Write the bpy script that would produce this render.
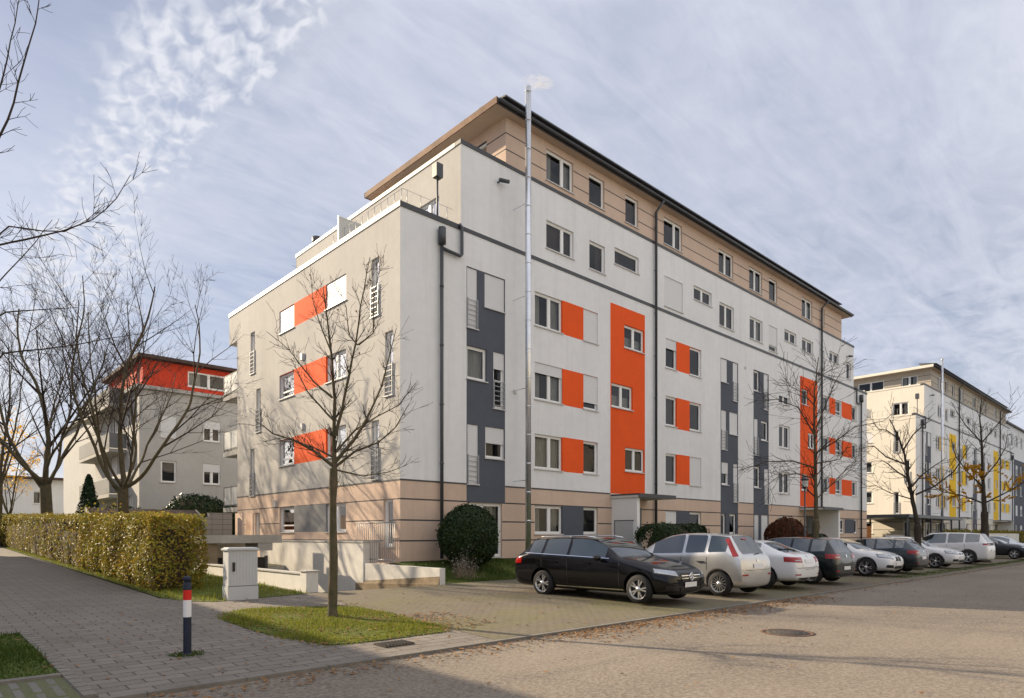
import bpy, bmesh, math, random
from mathutils import Vector, Matrix
from mathutils.bvhtree import BVHTree
R = math.radians
rnd = random.Random(7)
scene = bpy.context.scene
for o in list(bpy.data.objects): bpy.data.objects.remove(o)

# ------------------------------------------------------------------ camera
cam_d = bpy.data.cameras.new("camera"); cam = bpy.data.objects.new("camera", cam_d)
scene.collection.objects.link(cam); scene.camera = cam
cam.location = (-11.84, -17.96, 1.6)
cam.rotation_euler = (R(90), 0, -math.atan2(.683, .7304))
cam_d.sensor_width = 36; cam_d.lens = 23.04; cam_d.shift_y = 186/1024
cam_d.clip_end = 2000
scene.render.resolution_x = 1024; scene.render.resolution_y = 698
scene.view_settings.view_transform = 'Standard'; scene.view_settings.look = 'None'
scene.view_settings.exposure = 0.9; scene.view_settings.gamma = 1

# ------------------------------------------------------------------ sky + sun
SUN = Vector((-.357, .936, 0)).normalized(); EL = R(24)
w = bpy.data.worlds.new("World"); scene.world = w; w.use_nodes = True
nt = w.node_tree; nt.nodes.clear()
def N(nt, t, **k):
    n = nt.nodes.new(t)
    for a, b in k.items():
        if a.startswith('i_'):
            key = a[2:]; key = int(key) if key.isdigit() else key.replace('_', ' ')
            n.inputs[key].default_value = b
        else: setattr(n, a, b)
    return n
def mathn(nt, op, a, b=None, c=None, clamp=False):
    n = nt.nodes.new('ShaderNodeMath'); n.operation = op; n.use_clamp = clamp
    for i, v in enumerate((a, b, c)):
        if v is None: continue
        if isinstance(v, (int, float)): n.inputs[i].default_value = v
        else: nt.links.new(v, n.inputs[i])
    return n.outputs[0]
def mixc(nt, f, a, b, mode='MIX'):
    n = nt.nodes.new('ShaderNodeMix'); n.data_type = 'RGBA'; n.blend_type = mode
    for i, v in ((0, f), (6, a), (7, b)):
        if isinstance(v, (int, float)): n.inputs[i].default_value = v
        elif isinstance(v, tuple): n.inputs[i].default_value = v if len(v) == 4 else v+(1,)
        else: nt.links.new(v, n.inputs[i])
    return n.outputs[2]
def ramp(nt, x, stops):
    n = nt.nodes.new('ShaderNodeValToRGB'); cr = n.color_ramp
    while len(cr.elements) < len(stops): cr.elements.new(.5)
    for e, (p, c) in zip(cr.elements, stops):
        e.position = p; e.color = (c, c, c, 1) if isinstance(c, (int, float)) else c+(1,)
    nt.links.new(x, n.inputs[0]); return n.outputs[0]
sky = N(nt, 'ShaderNodeTexSky', sky_type='NISHITA', sun_disc=False, sun_elevation=EL,
        sun_rotation=math.atan2(SUN.x, SUN.y), air_density=1.0, dust_density=1.2, ozone_density=1.5)
tc = N(nt, 'ShaderNodeTexCoord'); sp = N(nt, 'ShaderNodeSeparateXYZ')
nt.links.new(tc.outputs['Generated'], sp.inputs[0])
zz = mathn(nt, 'MAXIMUM', sp.outputs[2], 0.0); dz = mathn(nt, 'ADD', zz, .10)
cx_ = mathn(nt, 'DIVIDE', sp.outputs[0], dz); cy_ = mathn(nt, 'DIVIDE', sp.outputs[1], dz)
cmb = N(nt, 'ShaderNodeCombineXYZ'); nt.links.new(cx_, cmb.inputs[0]); nt.links.new(cy_, cmb.inputs[1])
def mapn(nt, v, rot=0, sc=(1, 1, 1), loc=(0, 0, 0)):
    m = nt.nodes.new('ShaderNodeMapping'); m.inputs['Rotation'].default_value = (0, 0, rot)
    m.inputs['Scale'].default_value = sc; m.inputs['Location'].default_value = loc
    nt.links.new(v, m.inputs[0]); return m.outputs[0]
def noise(nt, v, scale, detail=4, rough=.55, dist=0):
    n = N(nt, 'ShaderNodeTexNoise', i_Scale=scale, i_Detail=detail, i_Roughness=rough, i_Distortion=dist)
    nt.links.new(v, n.inputs['Vector']); return n.outputs[0]
pl = cmb.outputs[0]
big = noise(nt, mapn(nt, pl, R(40), (.55, .9, 1), (3.1, 1.7, 0)), 1.0, 5, .55, .6)
fib = noise(nt, mapn(nt, pl, R(-28), (.9, 3.6, 1), (0, 2, 0)), 2.2, 7, .62, 1.1)
pufft = noise(nt, mapn(nt, pl, R(20), (1, 1.5, 1)), 9.0, 4, .55, .7)
patch = ramp(nt, noise(nt, mapn(nt, pl, 0, (.5, .5, 1), (7.3, 2.2, 0)), 1.0, 2, .5), [(.42, 0.0), (.6, 1.0)])
cov = mathn(nt, 'ADD', mathn(nt, 'MULTIPLY', big, .75), mathn(nt, 'MULTIPLY', fib, .28))
# a lane of small mackerel puffs with open blue beside it
wobx = mathn(nt, 'ADD', cx_, mathn(nt, 'MULTIPLY', mathn(nt, 'SUBTRACT', noise(nt, mapn(nt, pl, 0, (1, 1, 1), (4, 1, 0)), 1.6, 4, .6), .5), .34))
front = ramp(nt, cy_, [(.25, 0.0), (.6, 1.0)])
band = mathn(nt, 'SUBTRACT', 1.0, mathn(nt, 'ABSOLUTE', mathn(nt, 'DIVIDE', mathn(nt, 'SUBTRACT', wobx, .37), .19)), clamp=True)
band = mathn(nt, 'MULTIPLY', band, front)
puff2 = noise(nt, mapn(nt, pl, R(14), (1, .62, 1)), 33, 2, .5, .35)
clear = mathn(nt, 'MULTIPLY', ramp(nt, mathn(nt, 'MULTIPLY_ADD', wobx, .5, .5), [(.56, 1.0), (.68, 0.0)]), front)
cov = mathn(nt, 'ADD', cov, mathn(nt, 'MULTIPLY', mathn(nt, 'MULTIPLY', mathn(nt, 'SUBTRACT', pufft, .5), patch), .55))
mask = ramp(nt, cov, [(.34, .50), (.48, .82), (.62, .97)])
mask = mathn(nt, 'MULTIPLY', mask, mathn(nt, 'SUBTRACT', 1.0, mathn(nt, 'MULTIPLY', clear, .85)))
puffm = mathn(nt, 'MULTIPLY', ramp(nt, puff2, [(.34, .42), (.64, .95)]), ramp(nt, band, [(.0, 0.0), (.55, 1.0)]))
mask = mathn(nt, 'MAXIMUM', mathn(nt, 'MULTIPLY', mask, mathn(nt, 'SUBTRACT', 1.0, mathn(nt, 'MULTIPLY', band, .55))), puffm)
# towards the horizon the cloud sheet closes
hor = ramp(nt, zz, [(0.0, 1.0), (.16, .55), (.34, 0.0)])
mask = mathn(nt, 'MAXIMUM', mask, mathn(nt, 'MULTIPLY', hor, .9))
tone = mathn(nt, 'ADD', mathn(nt, 'MULTIPLY', fib, .55), mathn(nt, 'MULTIPLY', pufft, .45))
ccol = mixc(nt, ramp(nt, tone, [(.36, 0.0), (.64, 1.0)]), (5.5, 5.9, 7.2), (6.6, 6.9, 8.0))
ccol = mixc(nt, mathn(nt, 'MULTIPLY', puffm, .8), ccol, (8.4, 8.5, 9.0))
# cloud overhead, above the view, is brightened to add light on the facade
up = ramp(nt, zz, [(.62, 0.0), (.85, 1.0)])
ccol = mixc(nt, up, ccol, (13.0, 13.0, 13.8))
# cloud opposite the sun, mostly behind the camera, brightened to fill the facade
dotn = N(nt, 'ShaderNodeVectorMath', operation='DOT_PRODUCT'); nt.links.new(tc.outputs['Generated'], dotn.inputs[0])
dotn.inputs[1].default_value = (.35, -.94, 0)
ccol = mixc(nt, ramp(nt, mathn(nt, 'MULTIPLY_ADD', dotn.outputs['Value'], .5, .5), [(.55, 0.0), (.8, 1.0)]), ccol, (10.0, 9.9, 10.1))
skyc = mixc(nt, 1.0, sky.outputs[0], (1.0, 1.0, 1.05), 'MULTIPLY')
fin = mixc(nt, mask, skyc, ccol)
bg = N(nt, 'ShaderNodeBackground', i_Strength=.056); nt.links.new(fin, bg.inputs[0])
wo = N(nt, 'ShaderNodeOutputWorld'); nt.links.new(bg.outputs[0], wo.inputs[0])

sd = bpy.data.lights.new("sun", 'SUN'); sd.energy = 5.0; sd.angle = R(.6); sd.color = (1, .82, .58)
so = bpy.data.objects.new("sun", sd); scene.collection.objects.link(so)
sdir = Vector((SUN.x*math.cos(EL), SUN.y*math.cos(EL), math.sin(EL)))
so.rotation_euler = sdir.to_track_quat('Z', 'Y').to_euler(); so.location = (-20, 40, 40)

# ------------------------------------------------------------------ helpers
COL = scene.collection
class MB:
    def __init__(s): s.v = []; s.f = []; s.m = []; s.sm = []
    def add(s, vs, fs, mi=0, smooth=False):
        b = len(s.v); s.v += [tuple(v) for v in vs]
        for f in fs: s.f.append([b+i for i in f]); s.m.append(mi); s.sm.append(smooth)
    def hexa(s, p, mi=0):   # p: 8 points, bottom ring then top ring
        s.add(p, [(0, 3, 2, 1), (4, 5, 6, 7), (0, 1, 5, 4), (1, 2, 6, 5), (2, 3, 7, 6), (3, 0, 4, 7)], mi)
    def box(s, x0, x1, y0, y1, z0, z1, mi=0):
        s.hexa([(x0, y0, z0), (x1, y0, z0), (x1, y1, z0), (x0, y1, z0), (x0, y0, z1), (x1, y0, z1), (x1, y1, z1), (x0, y1, z1)], mi)
    def tube(s, pts, rad, n=6, mi=0, cap=True, smooth=True):
        pts = [Vector(p) for p in pts]
        if isinstance(rad, (int, float)): rad = [rad]*len(pts)
        rings = []; prev = None
        for i, p in enumerate(pts):
            t = (pts[min(i+1, len(pts)-1)]-pts[max(i-1, 0)])
            if t.length < 1e-7: t = Vector((0, 0, 1))
            t.normalize()
            if prev is None:
                a = Vector((1, 0, 0)) if abs(t.x) < .8 else Vector((0, 1, 0))
                u = t.cross(a).normalized()
            else:
                u = prev-t*prev.dot(t)
                u = u.normalized() if u.length > 1e-6 else t.orthogonal().normalized()
            prev = u; q = t.cross(u)
            rings.append([p+(u*math.cos(2*math.pi*k/n)+q*math.sin(2*math.pi*k/n))*rad[i] for k in range(n)])
        vs = [v for r in rings for v in r]; fs = []
        for i in range(len(rings)-1):
            for k in range(n): fs.append((i*n+k, i*n+(k+1) % n, (i+1)*n+(k+1) % n, (i+1)*n+k))
        if cap and n > 3: fs.append(tuple(range(n))[::-1]); fs.append(tuple((len(rings)-1)*n+k for k in range(n)))
        s.add(vs, fs, mi, smooth)
    def prism(s, poly, z0, z1, mi=0):
        n = len(poly)
        s.add([(x, y, z0) for x, y in poly]+[(x, y, z1) for x, y in poly],
              [tuple(range(n))[::-1], tuple(range(n, 2*n))]+[(i, (i+1) % n, n+(i+1) % n, n+i) for i in range(n)], mi)
    def lathe(s, prof, c, axis='z', n=24, mi=0, smooth=True):
        vs = []; fs = []
        for (r, h) in prof:
            for k in range(n):
                a = 2*math.pi*k/n; x, y = r*math.cos(a), r*math.sin(a)
                vs.append(Vector((x, y, h) if axis == 'z' else ((h, x, y) if axis == 'x' else (x, h, y)))+Vector(c))
        for i in range(len(prof)-1):
            for k in range(n): fs.append((i*n+k, i*n+(k+1) % n, (i+1)*n+(k+1) % n, (i+1)*n+k))
        s.add(vs, fs, mi, smooth)
    def build(s, name, mats, parent=None, **k):
        me = bpy.data.meshes.new(name); me.from_pydata(s.v, [], s.f)
        if not isinstance(mats, (list, tuple)): mats = [mats]
        for m in mats: me.materials.append(m)
        me.polygons.foreach_set('material_index', s.m); me.polygons.foreach_set('use_smooth', s.sm)
        me.update()
        return link(name, me, parent, **k)
def link(name, me, parent=None, label=None, cat=None, group=None, kind=None, loc=None, recalc=True):
    if recalc:
        b = bmesh.new(); b.from_mesh(me)
        if len(b.faces) < 30000: bmesh.ops.recalc_face_normals(b, faces=b.faces)
        b.to_mesh(me); b.free()
    o = bpy.data.objects.new(name, me); COL.objects.link(o)
    if parent is not None: o.parent = parent
    if loc: o.location = loc
    tag(o, label, cat, group, kind); return o
def tag(o, label=None, cat=None, group=None, kind=None):
    if label: o['label'] = label
    if cat: o['category'] = cat
    if group: o['group'] = group
    if kind: o['kind'] = kind
def thing(name, label, cat, loc=(0, 0, 0), rz=0, group=None):
    o = bpy.data.objects.new(name, None); COL.objects.link(o); o.empty_display_size = .2
    o.location = loc; o.rotation_euler = (0, 0, rz); tag(o, label, cat, group); return o
def zg(y): return .023*(min(y, 30)+10.5) if y > -10.5 else -.04

# ------------------------------------------------------------------ materials
def mat(name, col, rough=.8, spec=.3, metal=0, coat=0):
    m = bpy.data.materials.new(name); m.use_nodes = True; b = m.node_tree.nodes['Principled BSDF']
    b.inputs['Base Color'].default_value = col+(1,); b.inputs['Roughness'].default_value = rough
    b.inputs['Specular IOR Level'].default_value = spec; b.inputs['Metallic'].default_value = metal
    b.inputs['Coat Weight'].default_value = coat; b.inputs['Coat Roughness'].default_value = .03
    return m
def P(m): return m.node_tree.nodes['Principled BSDF']
def objco(nt): return N(nt, 'ShaderNodeNewGeometry').outputs['Position']
def addbump(m, h, strength, dist):
    nt = m.node_tree; b = N(nt, 'ShaderNodeBump', i_Strength=strength, i_Distance=dist)
    nt.links.new(h, b.inputs['Height']); nt.links.new(b.outputs[0], P(m).inputs['Normal'])
def varied(name, col, amt=.12, scale=.6, rough=.85, bump=0, bscale=60, streak=0, spec=.25, col2=None, big=None, metal=0):
    """colour with broad blotches, fine grain, and optional rain streaks"""
    m = mat(name, col, rough, spec, metal); nt = m.node_tree; p = objco(nt)
    n1 = noise(nt, p, scale, 5, .6); n2 = noise(nt, p, scale*9, 3, .6)
    f = mathn(nt, 'ADD', mathn(nt, 'MULTIPLY', n1, .65), mathn(nt, 'MULTIPLY', n2, .35))
    f = ramp(nt, f, [(.33, 0.0), (.67, 1.0)])
    d = tuple(c*(1-amt) for c in col) if col2 is None else col2
    e = tuple(min(1, c*(1+amt*.5)) for c in col)
    c = mixc(nt, f, d, e)
    if streak:
        s = noise(nt, mapn(nt, p, 0, (3.2, 3.2, .16)), 1.0, 5, .65)
        c = mixc(nt, mathn(nt, 'MULTIPLY', ramp(nt, s, [(.5, 0.0), (.78, 1.0)]), streak), c, tuple(x*.62 for x in col))
    nt.links.new(c, P(m).inputs['Base Color'])
    if bump: addbump(m, noise(nt, p, bscale, 3, .6), bump, .01)
    return m
M = {}
M['white'] = varied('render_white', (.76, .765, .775), .09, .35, .9, .5, 90, .30)
M['cream'] = varied('render_cream', (.70, .655, .57), .07, .35, .9, .5, 90, .28)
M['dimwhite'] = varied('render_white_dimmed', (.475, .462, .44), .10, .35, .9, .5, 90, .26)  # white render darkened in colour to hold down the sun on left walls
M['palegrey'] = varied('render_palegrey', (.46, .455, .44), .10, .35, .9, .5, 90, .2)
M['peach'] = varied('render_peach', (.61, .465, .37), .10, .5, .9, .5, 90, .25)
M['beige'] = varied('render_beige', (.47, .42, .35), .10, .5, .9, .5, 90, .2)
M['orange'] = varied('render_orange', (.82, .105, .018), .10, .7, .85, .4, 90, .12)
M['yellow'] = varied('render_yellow', (.82, .52, .03), .10, .7, .85, .4, 90, .12)
M['red'] = varied('render_red', (.62, .065, .03), .12, .7, .85, .4, 90, .12)
M['grey'] = varied('render_grey', (.095, .105, .13), .12, .7, .85, .4, 90, .1)
M['midgrey'] = varied('render_midgrey', (.22, .225, .23), .12, .7, .85, .4, 90, .1)
M['navy'] = varied('render_navy', (.022, .026, .045), .12, .7, .85, .4, 90, .1)
M['joint'] = mat('joint_dark', (.06, .06, .065), .8)
M['coping'] = varied('coping_dark', (.045, .048, .055), .2, 2, .45, spec=.5)
M['copinglight'] = varied('coping_light', (.72, .68, .60), .1, 2, .5, spec=.4)
M['eave'] = varied('eave_board', (.22, .13, .085), .5, 1.6, .75, streak=.4)
M['soffit'] = varied('soffit', (.55, .44, .36), .1, 1.5, .8)
M['roof'] = varied('roof_felt', (.16, .16, .165), .2, .5, .9)
M['pipe'] = varied('downpipe_dark', (.055, .06, .07), .2, 3, .42, spec=.5)
M['steel'] = varied('flue_steel', (.72, .74, .78), .10, 2.5, .25, metal=.8)
M['frame'] = mat('window_frame_white', (.80, .80, .79), .4, .5)
M['framedark'] = mat('window_frame_dark', (.06, .065, .07), .4, .5)
M['sill'] = mat('sill_metal', (.56, .56, .56), .4, .5)
M['rail'] = mat('rail_grey', (.30, .31, .33), .4, .5)
M['railpale'] = mat('rail_pale', (.30, .31, .33), .4, .5)
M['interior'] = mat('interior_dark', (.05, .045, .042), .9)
M['concrete'] = varied('concrete', (.42, .41, .385), .22, .9, .9, .5, 50, .35)
M['whitewall'] = varied('painted_wall', (.66, .64, .60), .12, .7, .9, .4, 60, .3)
M['plinth'] = varied('dirty_plinth', (.27, .21, .14), .4, 1.2, .95, .6, 40, .3)
M['black'] = mat('black_plastic', (.018, .018, .02), .5, .4)
M['rubber'] = mat('tyre_rubber', (.018, .018, .019), .75, .3)
M['rim'] = mat('rim_alloy', (.62, .63, .65), .28, .5, .85)
M['chrome'] = mat('chrome', (.85, .86, .88), .12, .5, 1)
M['plate'] = mat('plate_white', (.72, .73, .75), .45, .4)
M['tail'] = mat('tail_red', (.30, .006, .006), .12, .5, 0, .3)
M['lampglass'] = mat('lamp_clear', (.30, .33, .38), .06, .7, .55, 1)
M['amber'] = mat('lamp_amber', (.75, .22, .02), .2, .6)
M['carglass'] = mat('car_glass', (.012, .022, .026), .015, 1.0, 0, 0); P(M['carglass']).inputs['IOR'].default_value = 1.75
M['bollblue'] = varied('bollard_blue', (.018, .024, .045), .3, 5, .5)
M['bollred'] = mat('bollard_red', (.62, .02, .012), .45)
M['bollwhite'] = mat('bollard_white', (.74, .74, .76), .45)
M['cabinet'] = varied('cabinet_grey', (.50, .51, .52), .07, 1.5, .6, .2, 30, .15)
M['tile'] = varied('shed_roof', (.09, .06, .05), .4, 3, .9, .4, 20)
M['wood'] = varied('wood_red', (.30, .09, .04), .3, 2, .8)
M['woodlight'] = varied('wood_orange', (.42, .17, .05), .3, 2, .8)
M['frost'] = mat('frosted_panel', (.55, .56, .54), .35, .5)
M['mossy'] = varied('mossy_joint', (.10, .12, .03), .4, 8, 1)
def shutter_mat():
    m = mat('shutter_slats', (.72, .73, .74), .5, .4); nt = m.node_tree; s = N(nt, 'ShaderNodeSeparateXYZ')
    nt.links.new(objco(nt), s.inputs[0])
    h = mathn(nt, 'ABSOLUTE', mathn(nt, 'SINE', mathn(nt, 'MULTIPLY', s.outputs[2], math.pi/.055)))
    c = mixc(nt, ramp(nt, h, [(0.0, 0.0), (.25, 1.0)]), (.50, .51, .53), (.66, .665, .675))
    nt.links.new(c, P(m).inputs['Base Color']); addbump(m, h, .6, .008); return m
M['shutter'] = shutter_mat()
def curtain_mat():
    m = mat('curtain', (.62, .60, .56), .95, .1); nt = m.node_tree; s = N(nt, 'ShaderNodeSeparateXYZ')
    nt.links.new(objco(nt), s.inputs[0])
    q = mathn(nt, 'ADD', mathn(nt, 'ADD', s.outputs[0], s.outputs[1]), mathn(nt, 'MULTIPLY', noise(nt, objco(nt), 3.0), .2))
    h = mathn(nt, 'SINE', mathn(nt, 'MULTIPLY', q, 60.0)); addbump(m, h, 1.0, .02); return m
M['curtain'] = curtain_mat(); M['blind'] = varied('blind_brown', (.10, .062, .050), .3, 2, .8)
def glass_mat():
    m = bpy.data.materials.new('window_glass'); m.use_nodes = True; nt = m.node_tree; nt.nodes.clear()
    g = N(nt, 'ShaderNodeBsdfGlossy', i_Roughness=.01); g.inputs[0].default_value = (.95, .97, 1, 1)
    t = N(nt, 'ShaderNodeBsdfTransparent'); t.inputs[0].default_value = (.6, .62, .62, 1)
    f = N(nt, 'ShaderNodeFresnel', i_IOR=1.5)
    # old panes are never flat: a faint waviness bends the reflections
    b = N(nt, 'ShaderNodeBump', i_Strength=.08, i_Distance=.05)
    nt.links.new(noise(nt, objco(nt), 1.6, 2, .5), b.inputs['Height']); nt.links.new(b.outputs[0], g.inputs['Normal'])
    x = N(nt, 'ShaderNodeMixShader'); nt.links.new(mathn(nt, 'MULTIPLY_ADD', f.outputs[0], .6, .015), x.inputs[0])
    nt.links.new(t.outputs[0], x.inputs[1]); nt.links.new(g.outputs[0], x.inputs[2])
    o = N(nt, 'ShaderNodeOutputMaterial'); nt.links.new(x.outputs[0], o.inputs[0]); return m
M['glass'] = glass_mat()
def asphalt():
    m = mat('asphalt', (.16, .15, .14), .92, .25); nt = m.node_tree; p = objco(nt)
    n1 = noise(nt, p, .22, 5, .6, .5); n2 = noise(nt, p, 20, 3, .8); n3 = noise(nt, mapn(nt, p, 0, (.12, 1.3, 1)), 1, 4, .6)
    c = mixc(nt, ramp(nt, n1, [(.32, 0.0), (.68, 1.0)]), (.118, .098, .080), (.195, .162, .130))
    c = mixc(nt, mathn(nt, 'MULTIPLY', ramp(nt, n3, [(.48, 0.0), (.7, 1.0)]), .5), c, (.100, .088, .078))
    v = N(nt, 'ShaderNodeTexVoronoi', i_Scale=42.0); nt.links.new(p, v.inputs['Vector'])
    c = mixc(nt, mathn(nt, 'MULTIPLY', ramp(nt, n2, [(.40, 0.0), (.62, 1.0)]), .60), c, (.31, .272, .222))
    c = mixc(nt, mathn(nt, 'MULTIPLY', ramp(nt, v.outputs['Distance'], [(.0, 1.0), (.45, 0.0)]), .30), c, (.07, .062, .056))
    # fine cracks
    vc = N(nt, 'ShaderNodeTexVoronoi', feature='DISTANCE_TO_EDGE', i_Scale=.33)
    wob = N(nt, 'ShaderNodeVectorMath', operation='ADD'); nz = N(nt, 'ShaderNodeTexNoise', i_Scale=1.4, i_Detail=4.0)
    nt.links.new(p, nz.inputs['Vector']); nt.links.new(p, wob.inputs[0]); nt.links.new(nz.outputs[1], wob.inputs[1])
    nt.links.new(wob.outputs[0], vc.inputs['Vector'])
    cr = ramp(nt, vc.outputs['Distance'], [(.0, 1.0), (.006, 0.0)])
    c = mixc(nt, mathn(nt, 'MULTIPLY', cr, .22), c, (.045, .04, .038))
    nt.links.new(c, P(m).inputs['Base Color']); addbump(m, n2, .9, .012); return m
M['asphalt'] = asphalt()
def pavers(name, c1, c2, cj, bw, bh, rot=0, moss=0, jw=.012, patch=None):
    m = mat(name, c1, .9, .25); nt = m.node_tree; p = objco(nt)
    b = N(nt, 'ShaderNodeTexBrick', offset=.5, i_Scale=1.0); b.inputs['Brick Width'].default_value = bw
    b.inputs['Row Height'].default_value = bh; b.inputs['Mortar Size'].default_value = jw
    b.inputs['Mortar Smooth'].default_value = .3; b.inputs['Bias'].default_value = 0
    b.inputs[1].default_value = c1+(1,); b.inputs[2].default_value = c2+(1,); b.inputs[3].default_value = cj+(1,)
    wob = N(nt, 'ShaderNodeVectorMath', operation='MULTIPLY_ADD'); nz = N(nt, 'ShaderNodeTexNoise', i_Scale=1.1, i_Detail=2.0)
    nt.links.new(p, nz.inputs['Vector']); nt.links.new(nz.outputs[1], wob.inputs[0]); wob.inputs[1].default_value = (.03, .03, 0); nt.links.new(p, wob.inputs[2])
    nt.links.new(mapn(nt, wob.outputs[0], rot), b.inputs[0])
    c = mixc(nt, mathn(nt, 'MULTIPLY', ramp(nt, noise(nt, p, .5, 5, .65), [(.35, 0.0), (.7, 1.0)]), .45), b.outputs[0], tuple(x*.55 for x in c1))
    c = mixc(nt, mathn(nt, 'MULTIPLY', ramp(nt, noise(nt, p, 30, 3, .7), [(.4, 0.0), (.7, 1.0)]), .25), c, tuple(min(1, x*1.5) for x in c1))
    if moss:
        k = mathn(nt, 'MULTIPLY', ramp(nt, noise(nt, mapn(nt, p, 0, (.5, 1, 1), (3, 8, 0)), .45, 6, .7), [(.46, 0.0), (.62, 1.0)]), moss)
        c = mixc(nt, k, c, (.15, .15, .045))
    nt.links.new(c, P(m).inputs['Base Color'])
    h = mathn(nt, 'SUBTRACT', mathn(nt, 'MULTIPLY', noise(nt, p, 30, 3, .7), .4), b.outputs[1]); addbump(m, h, .7, .012); return m
M['path'] = pavers('path_pavers', (.215, .190, .165), (.160, .142, .126), (.050, .044, .036), .42, .21, 0, 0, .010)
M['park'] = pavers('parking_pavers', (.175, .148, .115), (.145, .124, .096), (.09, .08, .055), .22, .11, 0, .45, .010)
M['kerb'] = varied('kerb_stone', (.19, .175, .155), .3, 1.6, .9, .5, 40)
M['earth'] = varied('earth_ground', (.13, .115, .085), .35, .4, 1, .6, 12, col2=(.075, .085, .03))
M['lawn'] = varied('lawn_soil', (.105, .135, .028), .3, 1.5, 1, .9, 40, col2=(.055, .062, .02))
def leafy(name, cols, rough=.55, trans=.0, spec=.35):
    m = mat(name, cols[0], rough, spec*.45); nt = m.node_tree; g = N(nt, 'ShaderNodeNewGeometry')
    n = nt.nodes.new('ShaderNodeValToRGB'); cr = n.color_ramp; cr.interpolation = 'LINEAR'
    while len(cr.elements) < len(cols): cr.elements.new(.5)
    for i, (e, c) in enumerate(zip(cr.elements, cols)): e.position = i/(len(cols)-1); e.color = c+(1,)
    nt.links.new(g.outputs['Random Per Island'], n.inputs[0])
    c = mixc(nt, mathn(nt, 'MULTIPLY', ramp(nt, noise(nt, g.outputs['Position'], 1.7, 3, .6), [(.35, 0.0), (.7, 1.0)]), .5), n.outputs[0], cols[len(cols)//2])
    nt.links.new(c, P(m).inputs['Base Color'])
    if trans:
        tr = N(nt, 'ShaderNodeBsdfTranslucent'); nt.links.new(c, tr.inputs[0]); x = N(nt, 'ShaderNodeMixShader', i_0=trans)
        out = [q for q in nt.nodes if q.type == 'OUTPUT_MATERIAL'][0]
        nt.links.new(P(m).outputs[0], x.inputs[1]); nt.links.new(tr.outputs[0], x.inputs[2]); nt.links.new(x.outputs[0], out.inputs[0])
    return m
M['hedgeleaf'] = leafy('hedge_leaves', [(.09, .12, .018), (.26, .25, .035), (.27, .16, .030), (.14, .18, .022), (.42, .34, .07)], .5, .35)
M['shrubleaf'] = leafy('shrub_leaves', [(.018, .038, .012), (.035, .065, .018), (.012, .026, .009), (.05, .085, .025)], .32, .15, .5)
M['redleaf'] = leafy('brown_leaves', [(.075, .028, .016), (.12, .045, .022), (.05, .02, .014)], .6, .2)
M['grassblade'] = leafy('grass_blades', [(.17, .22, .025), (.25, .26, .035), (.12, .15, .02), (.33, .27, .08)], .6, .4)
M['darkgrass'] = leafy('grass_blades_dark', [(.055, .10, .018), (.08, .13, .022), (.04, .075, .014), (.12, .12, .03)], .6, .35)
M['yellowleaf'] = leafy('yellow_leaves', [(.70, .46, .03), (.62, .32, .02), (.78, .56, .06)], .5, .4)
M['deadleaf'] = leafy('fallen_leaves', [(.22, .10, .04), (.16, .08, .035), (.28, .16, .07), (.11, .06, .03)], .8)
M['conifer'] = leafy('conifer_leaves', [(.012, .03, .012), (.02, .045, .016), (.008, .02, .008)], .6, .1)
M['bark'] = varied('bark', (.115, .085, .058), .35, 6, .95, 1, 30, col2=(.055, .06, .03))
M['barkdark'] = varied('bark_dark', (.06, .048, .038), .35, 6, .95, 1, 30)
M['twig'] = mat('twig', (.040, .028, .022), .9)
M['soil'] = varied('soil', (.085, .065, .045), .4, 3, 1, .8, 20)

# ------------------------------------------------------------------ ground, road, paving
PIT = (-4.15, -.6, -2.9, 7.2)
g = MB(); xs = [-400, PIT[0], PIT[1], 400]; ys = [-400, -10.586, -10.58, PIT[2], PIT[3], 30, 400]
zs_ = {-400: -.12, -10.586: -.12, -10.58: -.02, 400: zg(30)}
for i in range(3):
    for j in range(6):
        if i == 1 and j == 3: continue
        q = [(xs[i], ys[j]), (xs[i+1], ys[j]), (xs[i+1], ys[j+1]), (xs[i], ys[j+1])]
        g.add([(a, b, zs_[b] if b in zs_ else zg(b)-.02) for a, b in q], [(0, 1, 2, 3)])
g.build('ground', M['earth'], kind='structure')
def sheet(name, poly, m, dz=0, zf=None, kind='structure', **k):
    b = MB(); zf = zf or zg
    b.add([(x, y, zf(y)+dz) for x, y in poly], [tuple(range(len(poly)))]); return b.build(name, m, kind=kind, **k)
b = MB(); b.add([(-400, -22, -.04), (400, -22, -.04), (400, -10.587, -.04), (-400, -10.587, -.04)], [(0, 1, 2, 3)]); b.build('road', M['asphalt'], kind='structure')
sheet('path', [(-60, -5.6), (-10.4, -5.6), (-10.4, -10.47), (-5.2, -10.47), (-4.85, -5.8), (-4.55, -2.95), (-6.5, -3.3), (-7.62, -2.0), (-7.62, 30), (-60, 30)], M['path'], 0)
sheet('parking_pavement', [(-5.2, -10.47), (70, -10.47), (70, -2.6), (-.6, -2.6), (-.6, -2.9), (-4.55, -2.9), (-4.85, -5.8)], M['park'], .004)
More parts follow.
